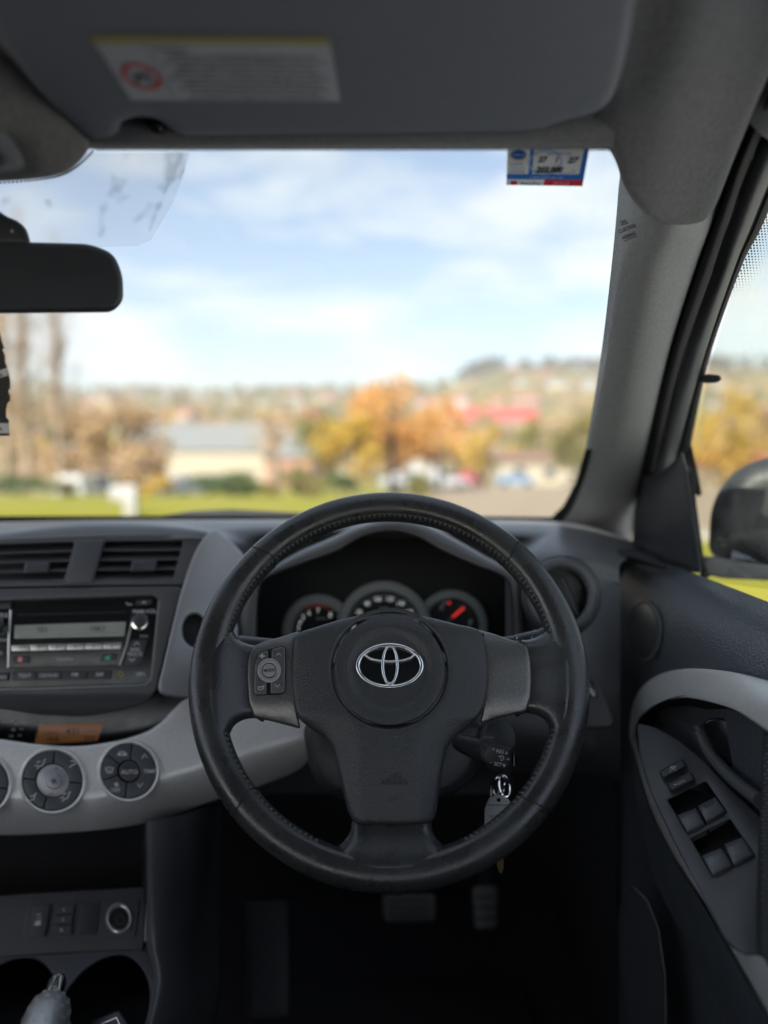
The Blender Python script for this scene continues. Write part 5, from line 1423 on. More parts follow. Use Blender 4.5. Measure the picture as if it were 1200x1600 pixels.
for x, y in ((829, 1000), (838, 997)):
    v, f = tube([WHC.pt(x, y, -0.060), WHC.pt(x + 1.6, y - .5, -0.060)], 0.0086, 14); mk('stalk_ring', v, f, M['soft'], s1)
v, f = tube([WHC.pt(520, 1020, -0.075), WHC.pt(420, 1010, -0.062), WHC.pt(372, 1004, -0.058)], [0.009, 0.0085, 0.0075], 14); mk('wiper_stalk', v, f, M['fascia'], sc_)
v, f = lathe(WHC.pt(762, 1160, -0.10), EN + V((0.25, 0, 0)), [(0.019, 0), (0.019, 0.030), (0.017, 0.034), (0.010, 0.035)], 28); ig = mk('ignition_barrel', v, f, M['dark'], sc_)
v, f = band(WHC, 763, 1168, 17, 16, 3, 0.002, -0.064, n=24, m=4, a0=190, a1=300); mk('barrel_rim', v, f, M['satin'], ig)
CRU = Pl((772, 1178, 0.715), n=(0.10, -1, 0.32))
cr_ = thing('cruise_stalk', 'black cruise control stalk with white markings', 'stalk', CRU.pt(772, 1205, -0.01))
v, f = tube([CRU.pt(690, 1150, -0.04), CRU.pt(735, 1166, -0.016), CRU.pt(760, 1175, -0.010)], [0.009, 0.010, 0.012], 14); mk('arm', v, f, M['dark'], cr_)
v, f = slab(CRU, rr([(748, 1166), (764, 1160), (800, 1168), (800, 1198), (792, 1204), (755, 1192), (748, 1182)], 7), t=0.020, r=0.004); mk('paddle', v, f, M['dark'], cr_)
v, f = slab(CRU, rr([(801, 1174), (807, 1178), (807, 1198), (801, 1202)], 3), h=-0.002, t=0.016, r=0.002); mk('end_button', v, f, M['gloss'], cr_)
g = MB()
for s, x, y in (('+', 771, 1170.5), ('RES', 781.5, 1174), ('–', 767, 1191), ('SET', 778, 1194)): g.add(txt(s, CRU, x, y, 5.6, .0006, rot=0.16))
for tri in ([(789, 1178), (792, 1173), (793.5, 1178.6)], [(790, 1186), (796, 1184.5), (796, 1188.5)], [(785, 1193.5), (790.5, 1194.5), (787.5, 1199.5)]): g.add(sheet(CRU, tri, .0006))
g.add(band(CRU, 784, 1184.5, 3.2, 3.6, 0.6, 0.0001, .0005, n=14, m=2, a0=-140, a1=140)).add(stroke(CRU, [(779, 1181), (784, 1185)], 1.1, .0006))
g.mk('markings', M['white'], cr_, smooth=False)

KP = Pl((780, 1200, 0.742), n=(0, -1, 0.15))
ky = thing('key_ring', 'steel key rings with clear plastic tag and brass key hanging from the ignition', 'keys', KP.pt(782, 1362))
v, f = slab(KP, rr([(752, 1152), (782, 1149), (792, 1164), (794, 1206), (776, 1212), (758, 1205)], 9), h=0.004, t=0.010, r=0.003); mk('key_head', v, f, M['dark'], ky)
for x, y, rx, rot in ((779, 1226, 9, 0.15), (788, 1228, 8, -0.2), (774, 1231, 6, 0.25)):
    pts = [KP.pt(*p, 0.002 * math.sin(i / 24 * 6.28)) for i, p in enumerate(ell(x, y, rx, 17, 24, rot=rot))]
    v, f = tube(pts, 0.0011, 8, closed=True); mk('ring', v, f, M['chrome'], ky)
tg = [(764, 1246), (780, 1241), (794, 1248), (799, 1256), (799, 1310), (757, 1310), (757, 1264)]
v, f = slab(KP, [rr(tg, 4), ell(779, 1250, 3.2, 3.2, 14)], h=0.006, t=0.004, r=0.001); t_ = mk('tag', v, f, M['tag'], ky)
mk('tag_card', *sheet(KP, [(764, 1264), (793, 1264), (793, 1306), (764, 1306)], 0.0065), M['white'], t_, smooth=False)
g = MB().add(stroke(KP, [(762, 1258), (796, 1258)], 1.2, .0066)).add(txt('V12', KP, 772, 1276, 6, .0068)); g.mk('tag_print', M['label_ink'], t_, smooth=False)
v, f = slab(KP, rr([(777, 1300), (786, 1300), (787, 1355), (784, 1366), (779, 1362), (776, 1350)], 3), h=0.0, t=0.003, r=0.0006); mk('brass_key', v, f, M['brass'], ky)

# ------------------------------------------------------------------ steering wheel
sw = thing('steering_wheel', 'black leather three-spoke steering wheel with chrome emblem', 'steering wheel', WC - EY * 0.19)
Rm, ra, rn = 0.1719, 0.0151, 0.0150
def rimpt(a, b, k=1.0):
    """a around the wheel from 3 o'clock, b around the section (0 outside, 90 towards the driver)"""
    ca, sa = math.cos(a), math.sin(a)
    d = EX * ca + EY * sa
    thumb = math.exp(-((abs(math.atan2(sa, abs(ca))) - 0.05) / 0.30) ** 2)
    w = ra * (1 + 0.07 * thumb)
    cb, sb = math.cos(b), math.sin(b)
    # a slightly squarer section, as wrapped leather over foam
    cb = math.copysign(abs(cb) ** 0.9, cb); sb = math.copysign(abs(sb) ** 0.9, sb)
    return WC + d * (Rm + w * cb * k) + EN * (rn * sb * k)
NA, NB = 220, 36
vs, fs = [], []
for i in range(NA):
    a = 2 * math.pi * i / NA
    for j in range(NB):
        vs.append(rimpt(a, 2 * math.pi * j / NB))
for i in range(NA):
    for j in range(NB):
        fs.append((i * NB + j, ((i + 1) % NA) * NB + j, ((i + 1) % NA) * NB + (j + 1) % NB, i * NB + (j + 1) % NB))
rim = mk('rim', vs, fs, M['leather'], sw, ang=60)
for deg in (137, 43.5, 222, 317):
    pts = [rimpt(math.radians(deg + 1.0 * math.sin(b * 2)), b, 1.004) for b in [2 * math.pi * k / 30 for k in range(30)]]
    v, f = tube(pts, 0.0007, 6, closed=True); mk('seam', v, f, M['rubber'], rim)
st_ = MB()
for k in range(190):
    a = 2 * math.pi * k / 190
    dg = math.degrees(a) % 360
    if dg < 9 or dg > 340 or 171 < dg < 200 or 248 < dg < 292: continue
    b0, b1 = math.radians(140), math.radians(158)
    da = 0.010
    st_.add(tube([rimpt(a, b0, 1.01), rimpt(a + da, (b0 + b1) / 2, 1.03), rimpt(a + da * 1.1, b1, 1.01)], 0.00055, 5))
    st_.add(tube([rimpt(a + 2 * da, b0, 1.01), rimpt(a + da, (b0 + b1) / 2, 1.03), rimpt(a + da * 0.9, b1, 1.01)], 0.00055, 5))
st_.mk('stitching', M['stitch'], rim, kind='stuff')
for b in (149,):
    pts = [rimpt(2 * math.pi * k / 150, math.radians(b), 1.002) for k in range(150)]
    v, f = tube(pts, 0.0006, 6, closed=True); mk('stitch_groove', v, f, M['rubber'], rim)

def spoke_dome(x, y):
    return 0.0
LS = [(343, 984), (362, 984), (371, 997), (384, 1005), (400, 1008), (414, 1006), (414, 1060), (414, 1124), (398, 1122), (380, 1125), (366, 1134), (358, 1150), (348, 1172), (333, 1160), (322, 1120), (318, 1080), (322, 1022)]
RSp = [(2 * 608 - x + 2, y - 8) for x, y in LS]
v, f = slab(WH, sm(LS, 80), h=0.0150, t=0.034, r=0.010, seg=5, res=8, dome=lambda x, y: -0.0165 * ss(326, 396, x)); mk('spoke', v, f, M['leather'], sw, ang=60)
v, f = slab(WH, sm(RSp, 80), h=0.0150, t=0.034, r=0.010, seg=5, res=8, dome=lambda x, y: -0.0165 * ss(-892, -822, -x)); mk('spoke', v, f, M['leather'], sw, ang=60)
BS = [(556, 1278), (610, 1276), (668, 1278), (676, 1298), (688, 1316), (706, 1326), (730, 1326), (752, 1322), (756, 1340), (700, 1358), (612, 1368), (522, 1359), (460, 1343), (466, 1324), (490, 1330), (514, 1328), (534, 1318), (547, 1300)]
v, f = slab(WH, sm(BS, 90), h=0.0158, t=0.036, r=0.010, seg=5, res=8, dome=lambda x, y: -0.0150 * ss(-1366, -1284, -y) - 0.012 * max(0, (y - 1368) / 24) ** 2); mk('spoke', v, f, M['leather'], sw, ang=60)
# grey inserts
LI = [(393, 1011), (414, 1002), (440, 995), (468, 986), (463, 1010), (459, 1060), (462, 1100), (470, 1139), (440, 1131), (416, 1125), (396, 1121), (389, 1098), (386, 1058), (387, 1030)]
RI = [(743, 983), (770, 990), (798, 1000), (824, 1006), (829, 1030), (831, 1060), (829, 1090), (823, 1112), (800, 1117), (776, 1123), (750, 1132), (757, 1095), (760, 1055), (755, 1010)]
for q in (LI, RI):
    v, f = slab(WH, rr(q, 5), h=0.0022, t=0.030, r=0.0025, seg=4, res=8, dome=lambda x, y: -0.000010 * max(0, abs(y - 1062) - 26) ** 1.7); mk('insert', v, f, M['brushed'], sw, ang=60)
# airbag cover
PO = [(462, 992), (500, 978), (550, 964), (608, 957), (666, 964), (712, 975), (748, 985), (760, 1010), (764, 1050), (761, 1090), (750, 1118), (726, 1140), (704, 1160), (694, 1190), (687, 1230), (682, 1266), (676, 1282), (660, 1287), (612, 1288), (564, 1287), (550, 1280), (541, 1258), (530, 1212), (520, 1175), (506, 1152), (482, 1136), (464, 1118), (457, 1090), (454, 1050), (457, 1012)]
def pdome(x, y):
    ax_ = abs(x - 609)
    hgt = 0.010 - 0.0000011 * max(0, ax_ - 60) ** 2 * 0.62
    if y > 1120:
        t = min(1, (y - 1120) / 60)
        hgt -= t * 0.00022 * max(0, ax_ - 46)
        hgt -= 0.0035 * max(0, (y - 1180) / 110) ** 1.5
    hgt -= 0.006 * max(0, (1000 - y) / 42) ** 2
    return hgt
v, f = slab(WH, [sm(PO, 130), ell(609, 1047, 89.8, 89.8, 72)], h=0.0, t=0.040, r=0.0045, seg=4, res=7, dome=pdome); mk('airbag_cover', v, f, M['pad'], sw, ang=60)
def ddome(x, y):
    r = math.hypot(x - 609, y - 1047)
    return pdome(x, y) - 0.0030 / (1 + math.exp((r - 62) / 2.2))
v, f = slab(WH, ell(609, 1047, 86.3, 86.3, 72), h=0.0004, t=0.030, r=0.0015, seg=3, res=5, dome=ddome); hub = mk('hub_disc', v, f, M['pad'], sw, ang=60)
v, f = slab(WH, ell(609, 1040.5, 51, 33.5, 48), h=0.0078, t=0.003, r=0.0005); mk('emblem_ground', v, f, M['gloss'], hub)
e = MB()
e.add(band(WH, 609, 1040.5, 50.0, 32.8, 4.3, 0.0036, 0.0076, n=72, m=8))
e.add(band(WH, 608.8, 1021.5, 38.2, 12.4, 3.0, 0.0032, 0.0080, n=60, m=8))
e.add(band(WH, 609.4, 1039, 11.4, 29.2, 3.2, 0.0034, 0.0080, n=60, m=8))
e.mk('emblem', M['chrome'], hub, ang=80)
class PadS:
    def pt(s, x, y, h=0.0): return WH.pt(x, y, pdome(x, y) + h)
g = MB().add(txt('SRS', PadS(), 619, 1212, 6.6, 0.0004, wx=1.25)).add(txt('AIRBAG', PadS(), 616, 1222, 7.0, 0.0004, wx=1.25)).add(stroke(PadS(), [(603, 1216.6), (632, 1216.6)], 0.8, .0004))
g.add(stroke(PadS(), [(609, 1243), (609, 1253), (615, 1253)], 0.7, .0004)).add(stroke(PadS(), [(612, 1245), (624, 1245)], 0.7, .0004)).add(stroke(PadS(), [(612, 1249), (620, 1249)], 0.7, .0004))
g.mk('embossed_lettering', M['emboss'], sw, smooth=False)
# audio buttons on the left insert
ab = [(402, 1021), (420, 1014), (442, 1009), (447, 1014), (446, 1083), (438, 1086), (400, 1087), (396, 1081), (397, 1040)]
bt0 = mk('button_well', *slab(WH, rr(ab, 6), h=0.0025, t=0.004, r=0.0005), M['rubber'], sw)
lb = [(403, 1022), (412, 1018.5), (419, 1016.5), (418.5, 1034), (412, 1038), (409, 1047), (411, 1057), (416.5, 1061), (416.5, 1085), (400, 1085.5), (397, 1081), (398, 1040)]
rb_ = [(424.5, 1014.5), (441, 1010.5), (445.5, 1014.5), (444.5, 1081), (440, 1083), (423, 1083.5), (423, 1061), (429, 1057), (432, 1047), (430, 1038), (424.5, 1034)]
for q in (lb, rb_):
    v, f = slab(WH, rr(q, 3), h=0.0062, t=0.004, r=0.0010); mk('rocker_button', v, f, M['brushed'], sw)
v, f = band(WH, 420.7, 1047.5, 15, 15.5, 3.6, 0.0008, 0.0060, n=40, m=6); mk('button_ring', v, f, M['wing'], sw)
v, f = slab(WH, ell(420.7, 1047.5, 10.4, 10.8, 30), h=0.0072, t=0.004, r=0.0008); mb_ = mk('mode_button', v, f, M['wing'], sw)
lettering('MODE', WH, 420.7, 1047.2, 4.6, M['ink'], mb_, h=0.0076, rot=-0.06)
g = MB()
g.add(stroke(WH, [(431.5, 1024), (435, 1020.5), (438.5, 1023.5)], 0.9, .0066)).add(stroke(WH, [(430, 1070), (433.5, 1073.5), (437, 1069)], 0.9, .0066))
g.add(stroke(WH, [(406, 1025), (413, 1025)], 1.8, .0066)).add(stroke(WH, [(409.5, 1021.5), (409.5, 1028.5)], 1.8, .0066)).add(stroke(WH, [(403, 1073.5), (411, 1073)], 1.4, .0066)).add(band(WH, 407, 1073, 5.5, 4.5, 0.5, .0001, .0065, n=16, m=2, a0=-30, a1=150))
g.mk('button_marks', M['soft'], sw, smooth=False)

# ------------------------------------------------------------------ driver's door
dr = thing('driver_door', 'dark vinyl driver door card with silver trim loop and armrest', 'car door', V((0.36, 0.4, Z - 1.0)))
def dsec(y, x):
    return [V((x[i], y, Z + z)) for i, z in enumerate((-0.158, -0.167, -0.192, -0.236, -0.300, -0.36, -0.50, -0.75, -1.0))]
secs = [dsec(1.075, (.385, .368, .350, .342, .345, .352, .360, .365, .370)),
        dsec(1.05, (.380, .360, .343, .336, .339, .348, .358, .362, .366)),
        dsec(0.95, (.390, .365, .343, .334, .336, .344, .352, .358, .362)),
        dsec(0.75, (.395, .366, .345, .335, .336, .340, .340, .350, .356)),
        dsec(0.50, (.395, .366, .348, .338, .338, .340, .335, .345, .352)),
        dsec(0.10, (.395, .366, .350, .340, .340, .340, .335, .345, .352)),
        dsec(-1.7, (.395, .366, .350, .340, .340, .340, .340, .345, .352))]
# keep the card open where the pull pocket sits: the loft is split into an upper and a lower sheet
up = [s[:6] for s in secs]
lo = [s[5:] for s in secs]
v, f = loft(up, 24, 60); mk('upper_card', v, f, M['door'], dr, ang=60); UC = Cast(v, f)
v, f = loft(lo, 24, 60); mk('lower_card', v, f, M['door'], dr, ang=60)
v, f = tube([V((.362, 1.066, Z - .16)), V((.342, 1.066, Z - .20)), V((.337, 1.066, Z - .25)), V((.341, 1.066, Z - .32)), V((.35, 1.066, Z - .50)), V((.36, 1.066, Z - .8))], 0.004, 8); mk('edge_seal', v, f, M['rubber'], dr)
v, f = slab(UC, ell(1005.5, 986, 28, 50, 44), h=0.006, t=0.010, r=0.003); tw = mk('tweeter', v, f, M['dash'], dr)
v, f = band(UC, 1005.5, 986, 25.5, 47, 3.2, 0.0035, 0.005, n=44, m=6); mk('tweeter_ring', v, f, M['dash'], tw)
v, f = slab(UC, ell(1005, 986, 22.5, 43.5, 36), h=0.0072, t=0.002, r=0.0006); mk('tweeter_grille', v, f, M['fascia'], tw)

TRM = Fn(lambda x, y: (0.318 - (x - 990) * 0.00009 - (y - 1090) * 0.00009) / ray(x, y).x)
to = [(1420, 1128), (1340, 1098), (1275, 1082), (1235, 1073), (1200, 1064), (1150, 1051), (1100, 1045), (1062, 1046), (1028, 1055), (1003, 1074), (988, 1105), (983, 1150), (991, 1205), (1014, 1262), (1050, 1337), (1097, 1412), (1130, 1472), (1163, 1528), (1200, 1595), (1240, 1660), (1290, 1730), (1420, 1900)]
to = [(p.x, p.y) for p in cr([V((x, y, 0)) for x, y in to], 70)]
ti = [(1420, 1800), (1290, 1662), (1240, 1580), (1210, 1530), (1192, 1497), (1168, 1492), (1150, 1484), (1132, 1466), (1096, 1396), (1054, 1316), (1018, 1240), (1001, 1185), (995, 1142), (1001, 1122), (1022, 1103), (1045, 1094), (1072, 1090), (1110, 1097), (1150, 1110), (1188, 1134), (1240, 1168), (1340, 1215), (1420, 1262)]
ti = [(p.x, p.y) for p in cr([V((x, y, 0)) for x, y in ti], 80)]
tv = [V(p) for p in to]
def trdome(x, y):
    p = V((x, y)); d = 1e9
    for a_, b_ in zip(tv[:-1], tv[1:]):
        e_ = b_ - a_; t_2 = max(0.0, min(1.0, (p - a_).dot(e_) / e_.length_squared)); d = min(d, (p - a_ - e_ * t_2).length)
    t_2 = min(1.0, d / 46.0)
    return -0.026 * (1 - t_2) ** 1.4
v, f = slab(TRM, [to + ti], h=0.004, t=0.03, r=0.003, seg=3, res=8, dome=trdome); trm = mk('silver_trim', v, f, M['silver'], dr, ang=45)
# pocket behind the trim with the door handle
pkt = [[P(990, 1160, .85), P(1000, 1120, .86), P(1030, 1098, .80), P(1072, 1086, .735), P(1110, 1092, .685), P(1150, 1105, .64), P(1190, 1130, .59), P(1260, 1180, .53)],
       [P(990, 1160, .93), P(1000, 1130, .93), P(1030, 1115, .88), P(1072, 1110, .80), P(1110, 1118, .74), P(1150, 1130, .70), P(1190, 1150, .65), P(1260, 1200, .58)],
       [P(996, 1230, .88), P(1010, 1230, .92), P(1040, 1230, .88), P(1080, 1230, .80), P(1115, 1250, .74), P(1155, 1280, .70), P(1195, 1300, .65), P(1260, 1340, .58)]]
v, f = loft(pkt, 40, 16); mk('pull_pocket', v, f, M['rubber'], dr)
hp = [P(1090, 1132, .74), P(1098, 1150, .735), P(1110, 1176, .715), P(1132, 1204, .68), P(1158, 1228, .645), P(1192, 1254, .605)]
v, f = tube(cr(hp, 24), [0.0045] * 3 + [0.006] * 21, 12, flat=1.6); mk('pull_handle_rail', v, f, M['dash'], dr)
cupd = Pl((1150, 1160, .69), n=(-1, -0.9, 0.3))
v, f = slab(cupd, sm([(1100, 1128), (1130, 1122), (1170, 1135), (1200, 1155), (1205, 1215), (1180, 1218), (1150, 1205), (1122, 1180), (1108, 1155)]), h=0, t=0.01, r=0.003); mk('handle_cup', v, f, M['gloss'], dr)
# switch plate on the armrest
SW = Pl((1005, 1130, .80), (1180, 1490, .507), (1180, 1290, .618))
so = [(995, 1130), (1025, 1137), (1061, 1157), (1097, 1186), (1141, 1232), (1190, 1278), (1190, 1492), (1166, 1492), (1151, 1485), (1132, 1466), (1096, 1398), (1054, 1317), (1018, 1241), (1000, 1183)]
h1 = [(1043, 1250), (1103, 1221), (1136.5, 1270), (1075.6, 1304)]
h2 = [(1079, 1310), (1141, 1280), (1181, 1339), (1115.5, 1371)]
v, f = slab(SW, [rr(so, 8), rr(h1, 3), rr(h2, 3)], h=0.0, t=0.014, r=0.0012); sp_ = mk('switch_plate', v, f, M['swplate'], dr)
v, f = sheet(SW, [(1030, 1215), (1188, 1270), (1188, 1380), (1100, 1380)], -0.0135); mk('switch_well', v, f, M['rubber'], sp_, smooth=False)
for q in ([(1059, 1274), (1086.5, 1263), (1102, 1290), (1076, 1303.5)], [(1091, 1259.5), (1117, 1246), (1135.5, 1270), (1105, 1287)], [(1097, 1337), (1126, 1325), (1146, 1355), (1116, 1370.5)], [(1132, 1319), (1159, 1308.5), (1180, 1338), (1148.5, 1355)]):
    tl, tr, br, bl = [V(p) for p in q]
    cc = [tl.lerp(bl, a) for a in (0, .2, .8, 1)]; dd = [tr.lerp(br, a) for a in (0, .2, .8, 1)]
    hs = [-0.002, 0.0045, 0.0035, -0.001]
    rows = [[SW.pt(*c.lerp(d, t), hh - 0.0012 * (2 * t - 1) ** 4) for t in (0, .15, .5, .85, 1)] for c, d, hh in zip(cc, dd, hs)]
    rows = [[p - SW.n * 0.010 for p in rows[0]]] + rows + [[p - SW.n * 0.010 for p in rows[-1]]]
    v, f = loft(rows, 14, 20); mk('window_switch', v, f, M['cap'], sp_, ang=50)
v, f = stroke(SW, [(1094, 1261), (1114, 1251)], 0.8, 0.005); g = MB().add((v, f)).add(txt('AUTO', SW, 1108, 1258, 4.0, .0052, rot=-0.42)); g.mk('auto_mark', M['emboss'], sp_, smooth=False)
for q, s in (([(1029, 1205), (1066.5, 1185), (1073, 1197.5), (1036, 1216)], 0), ([(1041, 1225), (1079, 1205), (1086.5, 1217.5), (1050, 1236)], 1)):
    v, f = slab(SW, rr(q, 4), h=0.006, t=0.006, r=0.0016); b_ = mk('lock_button', v, f, M['dark'], sp_)
    cx, cy = sum(p[0] for p in q) / 4, sum(p[1] for p in q) / 4
    g = MB()
    if s == 0: g.add(stroke(SW, [(cx - 5, cy + 5), (cx + 5, cy - 5)], 1.0, .0064)).add(stroke(SW, [(cx - 4, cy - 3), (cx + 5, cy + 3)], 1.0, .0064)).add(stroke(SW, [(cx - 5, cy), (cx, cy - 4), (cx + 5, cy - 1)], 1.0, .0064))
    else: g.add(txt('LOCK', SW, cx, cy + 1, 3.6, .0064, rot=-0.45)).add(stroke(SW, [(cx - 11, cy + 6), (cx - 7, cy + 4)], 1.6, .0064))
    g.mk('marking', M['soft'], b_, smooth=False)
arm = [(1192, 1140), (1189, 1237), (1184, 1346), (1181, 1440), (1182, 1492), (1200, 1546), (1240, 1600), (1330, 1650), (1360, 1400), (1330, 1190), (1240, 1150)]
v, f = slab(Fn(lambda x, y: 0.605 - (y - 1140) * 0.00029 - (x - 1190) * 0.0006), rr(arm, 8), h=0.012, t=0.04, r=0.008, seg=4, res=16); am_ = mk('armrest_pad', v, f, M['armrest'], dr, ang=50)
AR = Fn(lambda x, y: 0.605 - (y - 1140) * 0.00029 - (x - 1190) * 0.0006 - 0.0124)
pf = MB()
for iy in range(56):
    for ix in range(5):
        x = 1192 + ix * 6 + (3 if iy % 2 else 0); y = 1152 + iy * 6.4
        if inpoly(x - 4, y, arm):
            q = [AR.pt(x + 0.9 * math.cos(a), y + 0.9 * math.sin(a)) for a in (0, 1.26, 2.51, 3.77, 5.03)]
            pf.add((q, [(0, 1, 2, 3, 4)]))
pf.mk('perforations', M['soft'], am_, smooth=False, kind='stuff')
v, f = rbox((0.328, 0.03, Z - 0.345), (0.042, 0.42, 0.040), 0.022, seg=4); mk('armrest_rear', v, f, M['armrest'], dr)
fp = P(1262, 112, dA(112) + 0.03)
v, f = tube([fp + V((-0.02, 0.03, -0.02)), fp, V((0.315, 0.20, Z + 0.262)), V((0.32, -0.5, Z + 0.268)), V((0.31, -1.72, Z + 0.22))], 0.024, 12); mk('frame_top', v, f, M['dash'], dr)
v, f = rbox((0.355, -0.62, Z + 0.05), (0.03, 0.06, 0.24), 0.02, seg=3); mk('rear_frame_post', v, f, M['dash'], dr)
# armrest underside and door pocket / speaker
und = [[p for p in (TRM.pt(983, 1150, -0.01), TRM.pt(1014, 1262, -0.008), TRM.pt(1050, 1337, -0.008), TRM.pt(1097, 1412, -0.008), TRM.pt(1163, 1528, -0.008), TRM.pt(1240, 1660, -0.008))],
       [P(985, 1190, .90), P(1005, 1310, .82), P(1035, 1400, .76), P(1080, 1480, .70), P(1140, 1600, .62), P(1220, 1740, .54)]]
v, f = loft(und, 30, 6); mk('armrest_underside', v, f, M['door'], dr)
SG = Pl((1000, 1500, .80), n=(-1, -0.35, 0.12))
v, f = slab(SG, sm([(968, 1420), (975, 1390), (990, 1384), (1010, 1405), (1028, 1450), (1038, 1520), (1040, 1610), (1030, 1680), (990, 1660), (972, 1560), (966, 1480)]), h=0.0, t=0.02, r=0.006, seg=4); mk('speaker_grille', v, f, M['dark'], dr)
v, f = tube([SG.pt(*p, 0.001) for p in ((990, 1386), (1012, 1408), (1029, 1452), (1039, 1522), (1041, 1610))], 0.0012, 6); mk('grille_edge', v, f, M['dash'], dr)

# window frame of the door, seals and glass
s3 = [(1205, 115), (1150, 240), (1110, 350), (1085, 420), (1042, 560), (1006, 715), (994, 780), (988, 830), (985, 872)]
s4 = [(1235, 115), (1172, 250), (1133, 360), (1113, 420), (1064, 560), (1030, 700), (1016, 760), (1010, 830), (1006, 880)]
s5 = [(1245, 120), (1186, 245), (1143, 360), (1124, 420), (1074, 560), (1038, 690), (1027, 742), (1024, 760), (1022, 790)]
s6 = [(1290, 120), (1212, 260), (1170, 360), (1146, 420), (1098, 560), (1064, 680), (1051, 728), (1046, 745), (1044, 770)]
s7 = [(1310, 120), (1232, 260), (1187, 360), (1157, 420), (1108, 560), (1084, 670), (1078, 700), (1074, 720), (1070, 770)]
v, f = loft([col(s3, 0.035), col([((a[0] + b[0]) / 2, (a[1] + b[1]) / 2) for a, b in zip(s3, s4)], 0.012), col(s4, 0.02), col(s4, 0.045)], 40, 14); mk('weather_seal', v, f, M['rubber'], dr, ang=60)
v, f = loft([col(s4, 0.046), col(s5, 0.036), col([((a[0] + b[0]) / 2, (a[1] + b[1]) / 2) for a, b in zip(s5, s6)], 0.028), col(s6, 0.036), col(s6, 0.05)], 40, 18); mk('window_frame', v, f, M['dash'], dr, ang=60)
v, f = loft([col(s6, 0.052), col([((a[0] + b[0]) / 2, (a[1] + b[1]) / 2) for a, b in zip(s6, s7)], 0.044), col(s7, 0.056), col(s7, 0.075)], 40, 14); mk('glass_channel', v, f, M['rubber'], dr, ang=60)
# black sail panel inside the mirror
SAIL = Pl((1050, 820, .985), (1030, 735, 1.00), (1095, 890, .925))
v, f = slab(SAIL, rr([(1006, 740), (1030, 741), (1052, 722), (1066, 704), (1074, 735), (1096, 896), (1060, 892), (1020, 880), (990, 882), (985, 860)], 6), t=0.02, r=0.004, res=14, dome=lambda x, y: -0.0001 * max(0, 1040 - x)); mk('sail_panel', v, f, M['dark'], dr, ang=50)
v, f = tube([P(970, 866, 1.0), P(990, 868, .985), P(1015, 876, .965), P(1040, 886, .94)], [0.008, 0.009, 0.008, 0.004], 8); mk('glint_cover', v, f, M['rubber'], dr)  # black strip added to cover a bright sliver of light at the corner
v, f = tube([P(1072, 690, 1.05), P(1082, 790, 1.02), P(1094, 880, .99), P(1102, 900, .97)], 0.006, 8); mk('sail_seal', v, f, M['rubber'], dr)
v, f = slab(Pl((1084, 760, 1.03), n=(-1, -1.1, 0.1)), rr([(1074, 672), (1082, 700), (1092, 745), (1097, 772), (1092, 777), (1080, 765), (1070, 730), (1066, 690)], 3), t=0.008, r=0.002); mk('sail_tab', v, f, M['rubber'], dr)
v, f = slab(Pl((1112, 592, .88), n=(-0.4, -1, 0.1)), rr([(1096, 589), (1104, 584), (1124, 586), (1128, 592), (1122, 598), (1104, 599), (1094, 597)], 4), t=0.006, r=0.002); mk('frame_clip', v, f, M['rubber'], dr)
gl = [[P(1310, 120, .62), P(1215, 290, .70), P(1170, 385, .745), P(1118, 540, .86), P(1080, 690, 1.04), P(1065, 790, 1.06), P(1080, 905, 1.02)],
      [P(1800, 120, .33), P(1700, 290, .36), P(1650, 385, .39), P(1600, 540, .43), P(1550, 690, .46), P(1530, 790, .47), P(1500, 960, .47)]]
v, f = loft(gl, 20, 6, smooth_v=False); mk('window_glass', v, f, M['sideglass'], dr)
dt = MB()
for iy in range(34):
    for ix in range(9):
        y = 335 + iy * 4.4; x0 = 1190 - (y - 350) * 0.44
        x = x0 + ix * 5.0 + (iy % 2) * 2.5
        r = 1.75 * max(0, 1 - ix / 8.5) * max(0.25, 1 - max(0, (y - 420)) / 70)
        if r < 0.3 or x > 1290: continue
        d = dA(y) + 0.065 - (x - x0) * 0.0006
        q = [P(x + r * math.cos(a), y + r * math.sin(a), d) for a in (0, 1.05, 2.09, 3.14, 4.19, 5.24)]
        dt.add((q, [tuple(range(6))]))
dt.mk('frit_dots', M['rubber'], dr, smooth=False, kind='stuff')

# outside mirror
om = thing('wing_mirror', 'black wing mirror outside the driver window', 'mirror', P(1140, 905, 1.02))
OM = Pl((1160, 820, 1.02), n=(-0.25, -1, 0.05))
mo2 = sm([(1108, 838), (1112, 795), (1130, 757), (1160, 730), (1200, 715), (1260, 708), (1330, 722), (1350, 780), (1345, 850), (1310, 880), (1250, 890), (1190, 886), (1150, 881), (1122, 873), (1109, 860)], 60)
v, f = slab(OM, [mo2, inset(mo2, 60)] if False else mo2, h=0.0, t=0.11, r=0.035, seg=7); mk('shell', v, f, M['shell'], om, ang=70)
mi2 = sm([(1203, 775), (1218, 745), (1260, 735), (1330, 748), (1335, 800), (1325, 860), (1280, 890), (1232, 884), (1210, 850)], 40)
v, f = slab(OM, mi2, h=0.004, t=0.01, r=0.003); mk('mirror_rim', v, f, M['rubber'], om)
v, f = slab(OM, inset(mi2, 5), h=0.0055, t=0.002, r=0.0005); mk('mirror_glass', v, f, mat('outside_mirror_glass', (0.75, 0.77, 0.78), 0.03, metal=1.0), om)
v, f = tube([P(1120, 842, 1.0), P(1150, 848, 1.0), P(1186, 862, 1.0), P(1215, 890, 1.0)], 0.0022, 8); mk('shell_seam', v, f, M['rubber'], om)
v, f = slab(Pl((1150, 890, 1.0), n=(-0.3, -1, 0.1)), rr([(1092, 868), (1120, 870), (1220, 886), (1220, 908), (1130, 904), (1092, 896)], 4), t=0.06, r=0.004); mk('foot', v, f, M['dash'], om)

